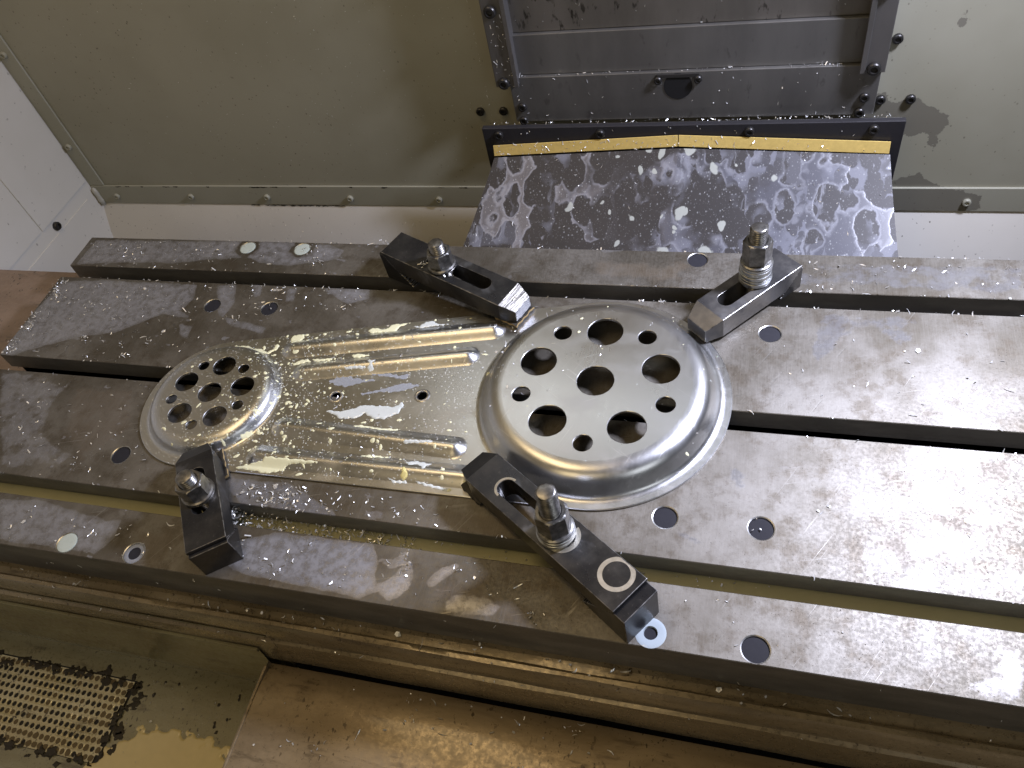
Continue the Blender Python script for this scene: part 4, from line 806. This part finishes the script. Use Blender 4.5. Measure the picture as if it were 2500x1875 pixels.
for k, mt, hh in (('k', 'milk_k', .5), ('m', 'milk_m', .4), ('t', 'milk_t', .12)):
    if rest[k]: tag(blob(rest[k], plate_z, M[mt], 'coolant_splashes', .45, hh, 1.3, .22, None, .6), {'k': 'thick yellowish coolant splashes scattered over the plate', 'm': 'milky coolant splashes scattered over the plate', 't': 'thin coolant film on the plate'}[k], 'splashes', kind='stuff')
def drops(n, sampler, zf, name, mat, label, rmin, rmax, pw=3.0, stretch=1.8, avoid=None):
    V = []; F = []; got = 0; tries = 0; seg = 9
    while got < n and tries < n*30:
        tries += 1; p_ = np.array(sampler())
        if avoid is not None and avoid(p_[None])[0]: continue
        r = rmin+(rmax-rmin)*RNG.random()**pw; st_ = 1+(stretch-1)*RNG.random()**2; an = RNG.uniform(0, math.pi) if RNG.random() < .4 else RNG.gauss(.25, .35)
        e = .4; z0 = zf(np.array([p_, p_+[e, 0], p_-[e, 0], p_+[0, e], p_-[0, e]])); nx_ = -(z0[1]-z0[2])/(2*e); ny_ = -(z0[3]-z0[4])/(2*e)
        if abs(nx_)+abs(ny_) > 3: continue
        base = len(V); ph = RNG.uniform(0, 6.28)
        for f, hh in ((1, .02), (.72, .6), (.0, 1)):
            for k in range(seg if f else 1):
                a = 2*math.pi*k/seg; rr = r*f*(1+.16*math.sin(2*a+ph)+.1*math.sin(3*a+ph*2)); ux, uy = rr*st_*math.cos(a), rr*math.sin(a)/st_**.3
                dx_, dy_ = ux*math.cos(an)-uy*math.sin(an), ux*math.sin(an)+uy*math.cos(an); V.append((p_[0]+dx_, p_[1]+dy_, z0[0]-nx_*dx_-ny_*dy_+.05+hh*min(.45, r*.32)))
        for k in range(seg): k2 = (k+1) % seg; F.append((base+k, base+k2, base+seg+k2, base+seg+k)); F.append((base+seg+k, base+seg+k2, base+2*seg))
        got += 1
    return tag(mk(name, V, F, mat, None, 80), label, 'droplets', kind='stuff')
def samp_plate():
    while True:
        m = RNG.random()
        if m < .5: p_ = (RNG.gauss(-272, 26), RNG.uniform(-85, 62))
        elif m < .85: p_ = (RNG.uniform(-300, -95), RNG.uniform(-85, 85))
        elif m < .95: p_ = (C2[0]+RNG.gauss(8, 34), C2[1]+RNG.gauss(0, 34))
        else: p_ = (RNG.uniform(-110, 80), RNG.uniform(-80, 100))
        if inpoly(np.array([p_]), OUT)[0]: return p_
nohole = lambda P: in_hole(P, 1.6)
drops(430, samp_plate, plate_z, 'coolant_droplets', M['milk_k'], 'small pale coolant droplets spattered over the plate', .35, 1.7, 2.6, 2.0, nohole)
drops(700, samp_plate, plate_z, 'coolant_mist', M['milk_m'], 'fine mist of tiny coolant droplets on the plate', .22, .6, 1.5, 1.6, nohole)

# ------------------------------------------------------------------ swarf
CV = []; CF = []
def chip(p_, nrm, size, lift=.25):
    nrm = Vector(nrm).normalized(); t1 = nrm.orthogonal().normalized(); a = RNG.uniform(0, 6.283); t1 = (t1*math.cos(a)+nrm.cross(t1)*math.sin(a)); t2 = nrm.cross(t1)
    kind = RNG.random(); L = size*(.28+.8*RNG.random()**1.5+1.5*RNG.random()**9); w = size*RNG.uniform(.05, .12); base = len(CV); p0 = Vector(p_)+nrm*lift; tilt = RNG.gauss(0, .22)
    if kind < .62:      # curved sliver
        k = RNG.gauss(0, 1.1)/max(L, .1); seg = 4
        for i in range(seg+1):
            s = (i/seg-.5)*L; ang = k*s; x = s; y = .5*k*s*s; ww = w*(1-abs(i/seg-.5)*1.3)+.05
            for sg in (-1, 1): CV.append(p0+t1*x+t2*(y+sg*ww)+nrm*(max(0, tilt*s)+(.18 if sg > 0 else -.05)*size*.4))
        for i in range(seg): CF.append((base+2*i, base+2*i+2, base+2*i+3, base+2*i+1))
    elif kind < .85:    # curl
        r = L*.28; seg = 6; sw = RNG.uniform(2.5, 5)
        for i in range(seg+1):
            an = sw*i/seg
            for sg in (0, 1): CV.append(p0+t1*(r*math.cos(an))+nrm*(r*(1+math.sin(an-1.57))*.8)+t2*(sg*w*2.6+i*.12*w))
        for i in range(seg): CF.append((base+2*i, base+2*i+2, base+2*i+3, base+2*i+1))
    else:               # flake
        for i in range(5):
            an = 1.257*i; CV.append(p0+t1*(L*.3*math.cos(an)*RNG.uniform(.6, 1.2))+t2*(L*.22*math.sin(an))+nrm*(RNG.uniform(0, .3)*size*.6))
        CF.append(tuple(base+i for i in range(5)))
def in_quad(pg): 
    a = np.array(pg, float)
    while True:
        p_ = (RNG.uniform(a[:, 0].min(), a[:, 0].max()), RNG.uniform(a[:, 1].min(), a[:, 1].max()))
        if inpoly(np.array([p_]), a)[0]: return p_
def on_table(x, y): return 0.0 if XL < x < XR and (9 < abs(y) < 114 or 132 < abs(y) < 173.5) else None
def scatter(reg, n, size):
    for _ in range(n):
        x, y = in_quad(reg); z = on_table(x, y)
        if z is None: continue
        if inpoly(np.array([(x, y)]), OUT)[0]: z = float(plate_z(np.array([(x, y)]))[0])
        chip((x, y, z), (0, 0, 1), size)
def clumps(reg, nc, n, size, spread=3.2):
    for _ in range(nc):
        x, y = in_quad(reg)
        for _ in range(RNG.randint(n//2, n)):
            a, b = x+RNG.gauss(0, spread), y+RNG.gauss(0, spread)
            if on_table(a, b) is None: continue
            chip((a, b, RNG.uniform(0, 1.4)), (RNG.gauss(0, .5), RNG.gauss(0, .5), 1), size)
scatter(CHIPR['strip1'], 60, 3.8); clumps(CHIPR['strip1'], 20, 7, 3.0)
scatter(CHIPR['strip2'], 120, 3.8); clumps(CHIPR['strip2'], 28, 7, 3.0); clumps(CHIPR['strip2edge'], 26, 9, 3.4, 2.4)
scatter(CHIPR['slot2back'], 90, 3.8); scatter(CHIPR['strip3'], 60, 3.6); clumps(CHIPR['strip3'], 6, 6, 3)
scatter(CHIPR['strip3mid'], 70, 3.8); scatter(CHIPR['c4r'], 70, 4.6); clumps(CHIPR['c4r'], 7, 8, 3.6)
scatter(CHIPR['front'], 60, 3.8); clumps(CHIPR['front'], 11, 7, 3.2)
scatter(CHIPR['right'], 22, 4.0); scatter(CHIPR['right3'], 16, 3.6); scatter(CHIPR['backr'], 26, 4.8); clumps(CHIPR['backr'], 7, 6, 3.2); scatter(CHIPR['frontr'], 12, 3.4)
scatter([(-180, 20), (-60, 20), (-60, 120), (-180, 120)], 24, 3.6)
for _ in range(130):                                                 # on the plate
    p_ = np.array([RNG.uniform(-395, -60), RNG.uniform(-86, 95)])
    if inpoly(p_[None], OUT)[0] and not in_hole(p_[None], 1)[0]: chip((*p_, float(plate_z(p_[None])[0])), (0, 0, 1), 3.4)
for _ in range(26):
    p_ = np.array([RNG.uniform(-100, 85), RNG.uniform(-80, 105)])
    if inpoly(p_[None], OUT)[0] and not in_hole(p_[None], 1)[0]: chip((*p_, float(plate_z(p_[None])[0])), (0, 0, 1), 2.2)
for _ in range(520):                                                 # heap in the front slot right of the small clamp
    t_ = RNG.random()**1.9; x = -272+t_*150; chip((x, RNG.uniform(-128, -111), -19.3+RNG.random()*(14*(1-t_)**2+.6)), (RNG.gauss(0, .6), RNG.gauss(0, .6), 1), 4.2)
for _ in range(60): chip((RNG.uniform(-120, 120), RNG.uniform(-130, -112), -19.4), (0, 0, 1), 3.6)
for y, n in ((114.3, 90), (131.7, 60), (8.6, 40), (-9.3, 30), (174.9, 60), (-114.4, 30)):                     # caught on slot edges
    for _ in range(n): chip((RNG.uniform(-585, 320), y, .1), (0, RNG.gauss(0, .3), 1), 3.4)
for _ in range(90): chip((RNG.uniform(-470, 330), RNG.uniform(-187, -174.5), -45 if RNG.random() < .7 else -41), (0, -.3, 1), 4.6)
for _ in range(24): chip((RNG.uniform(-470, 330), -173.9, RNG.uniform(-36, -2)), (0, -1, 0), 3.6)
for _ in range(26): chip((RNG.uniform(-470, 330), RNG.uniform(-193, -189), -64), (0, -.5, 1), 3.4)
for _ in range(130): chip((RNG.uniform(-245, 250), RNG.uniform(-330, -200), -100.2), (0, 0, 1), 4.2)
for _ in range(16):
    x, y = RNG.uniform(-245, 250), RNG.uniform(-330, -200)
    for _ in range(6): chip((x+RNG.gauss(0, 3), y+RNG.gauss(0, 3), -100), (RNG.gauss(0, .5), RNG.gauss(0, .5), 1), 3.2)
for _ in range(300):                                                 # stuck to the rear wall and panels
    x = min(-175, -330+RNG.gauss(0, 150)); 
    if x < -740: continue
    chip((x, YW-.2, RNG.uniform(-60, 190)), (0, -1, 0), 1.5, .1)
for _ in range(130): x = RNG.uniform(-700, -190); z = RNG.uniform(-150, -97); chip((x, YW-1+(z+95.2)*.4635, z), (0, -.91, .42), 2.2, .1)
for _ in range(40): chip((RNG.uniform(-135, 185), 325.9, RNG.uniform(33, 78)), (0, -1, 0), 2.6, .1)
for _ in range(50): chip((RNG.uniform(-130, 180), 329.5-3*RNG.random(), 79.4), (0, 0, 1), 3.0)
for _ in range(45): chip((RNG.uniform(-150, -130), 319.9, RNG.uniform(74, 150)), (0, -1, 0), 2.8, .1)
for _ in range(36): chip((RNG.uniform(-130, 180), 333.5, RNG.uniform(80, 150)), (0, -1, 0), 2.2, .1)
for _ in range(110): chip((RNG.uniform(-165, 208), RNG.uniform(322, 326), 30), (0, -.3, 1), 2.8)
for _ in range(70): chip((RNG.uniform(-168, 210), 305.9, RNG.uniform(-2, 37)), (0, -1, 0), 2.6, .1)
for _ in range(120):
    x = RNG.uniform(-160, 204) if RNG.random() < .4 else RNG.uniform(-160, 60); zz = 17.5-9*abs(x-21)/185; f = RNG.random(); chip((x, 300.4+3*f, zz+10.5*f), (0, -.96, .27), 3.0, .1)
for _ in range(90):
    s, t = RNG.random(), RNG.random(); xt = -163+s*370; xb = -186+s*404; zt = 16-9*abs(s-.5)*2
    chip((xt+(xb-xt)*t, 300-84*t, zt+(-41-zt)*t-2.2*math.sin(math.pi*t)), (0, -.55, .83), 2.6, .15)
for x, y, z, n in ((-222, 142, 33, 14), (-178, 118, 31, 18), (-150, 108, 29, 10), (-92, 90, 24, 10), (-170, 132, 32, 8)):
    for _ in range(n): chip((x+RNG.gauss(0, 3.5), y+RNG.gauss(0, 2.5), z), (0, 0, 1), 2.6)
for _ in range(40): chip((RNG.uniform(-420, -270), RNG.uniform(-300, -205), -199.8), (0, 0, 1), 3)
CV = [tuple(v) for v in CV]
tag(mk('metal_chips', CV, CF, M['chip']), 'bright aluminium chips and curls strewn over table, plate and walls', 'metal chips', kind='stuff')
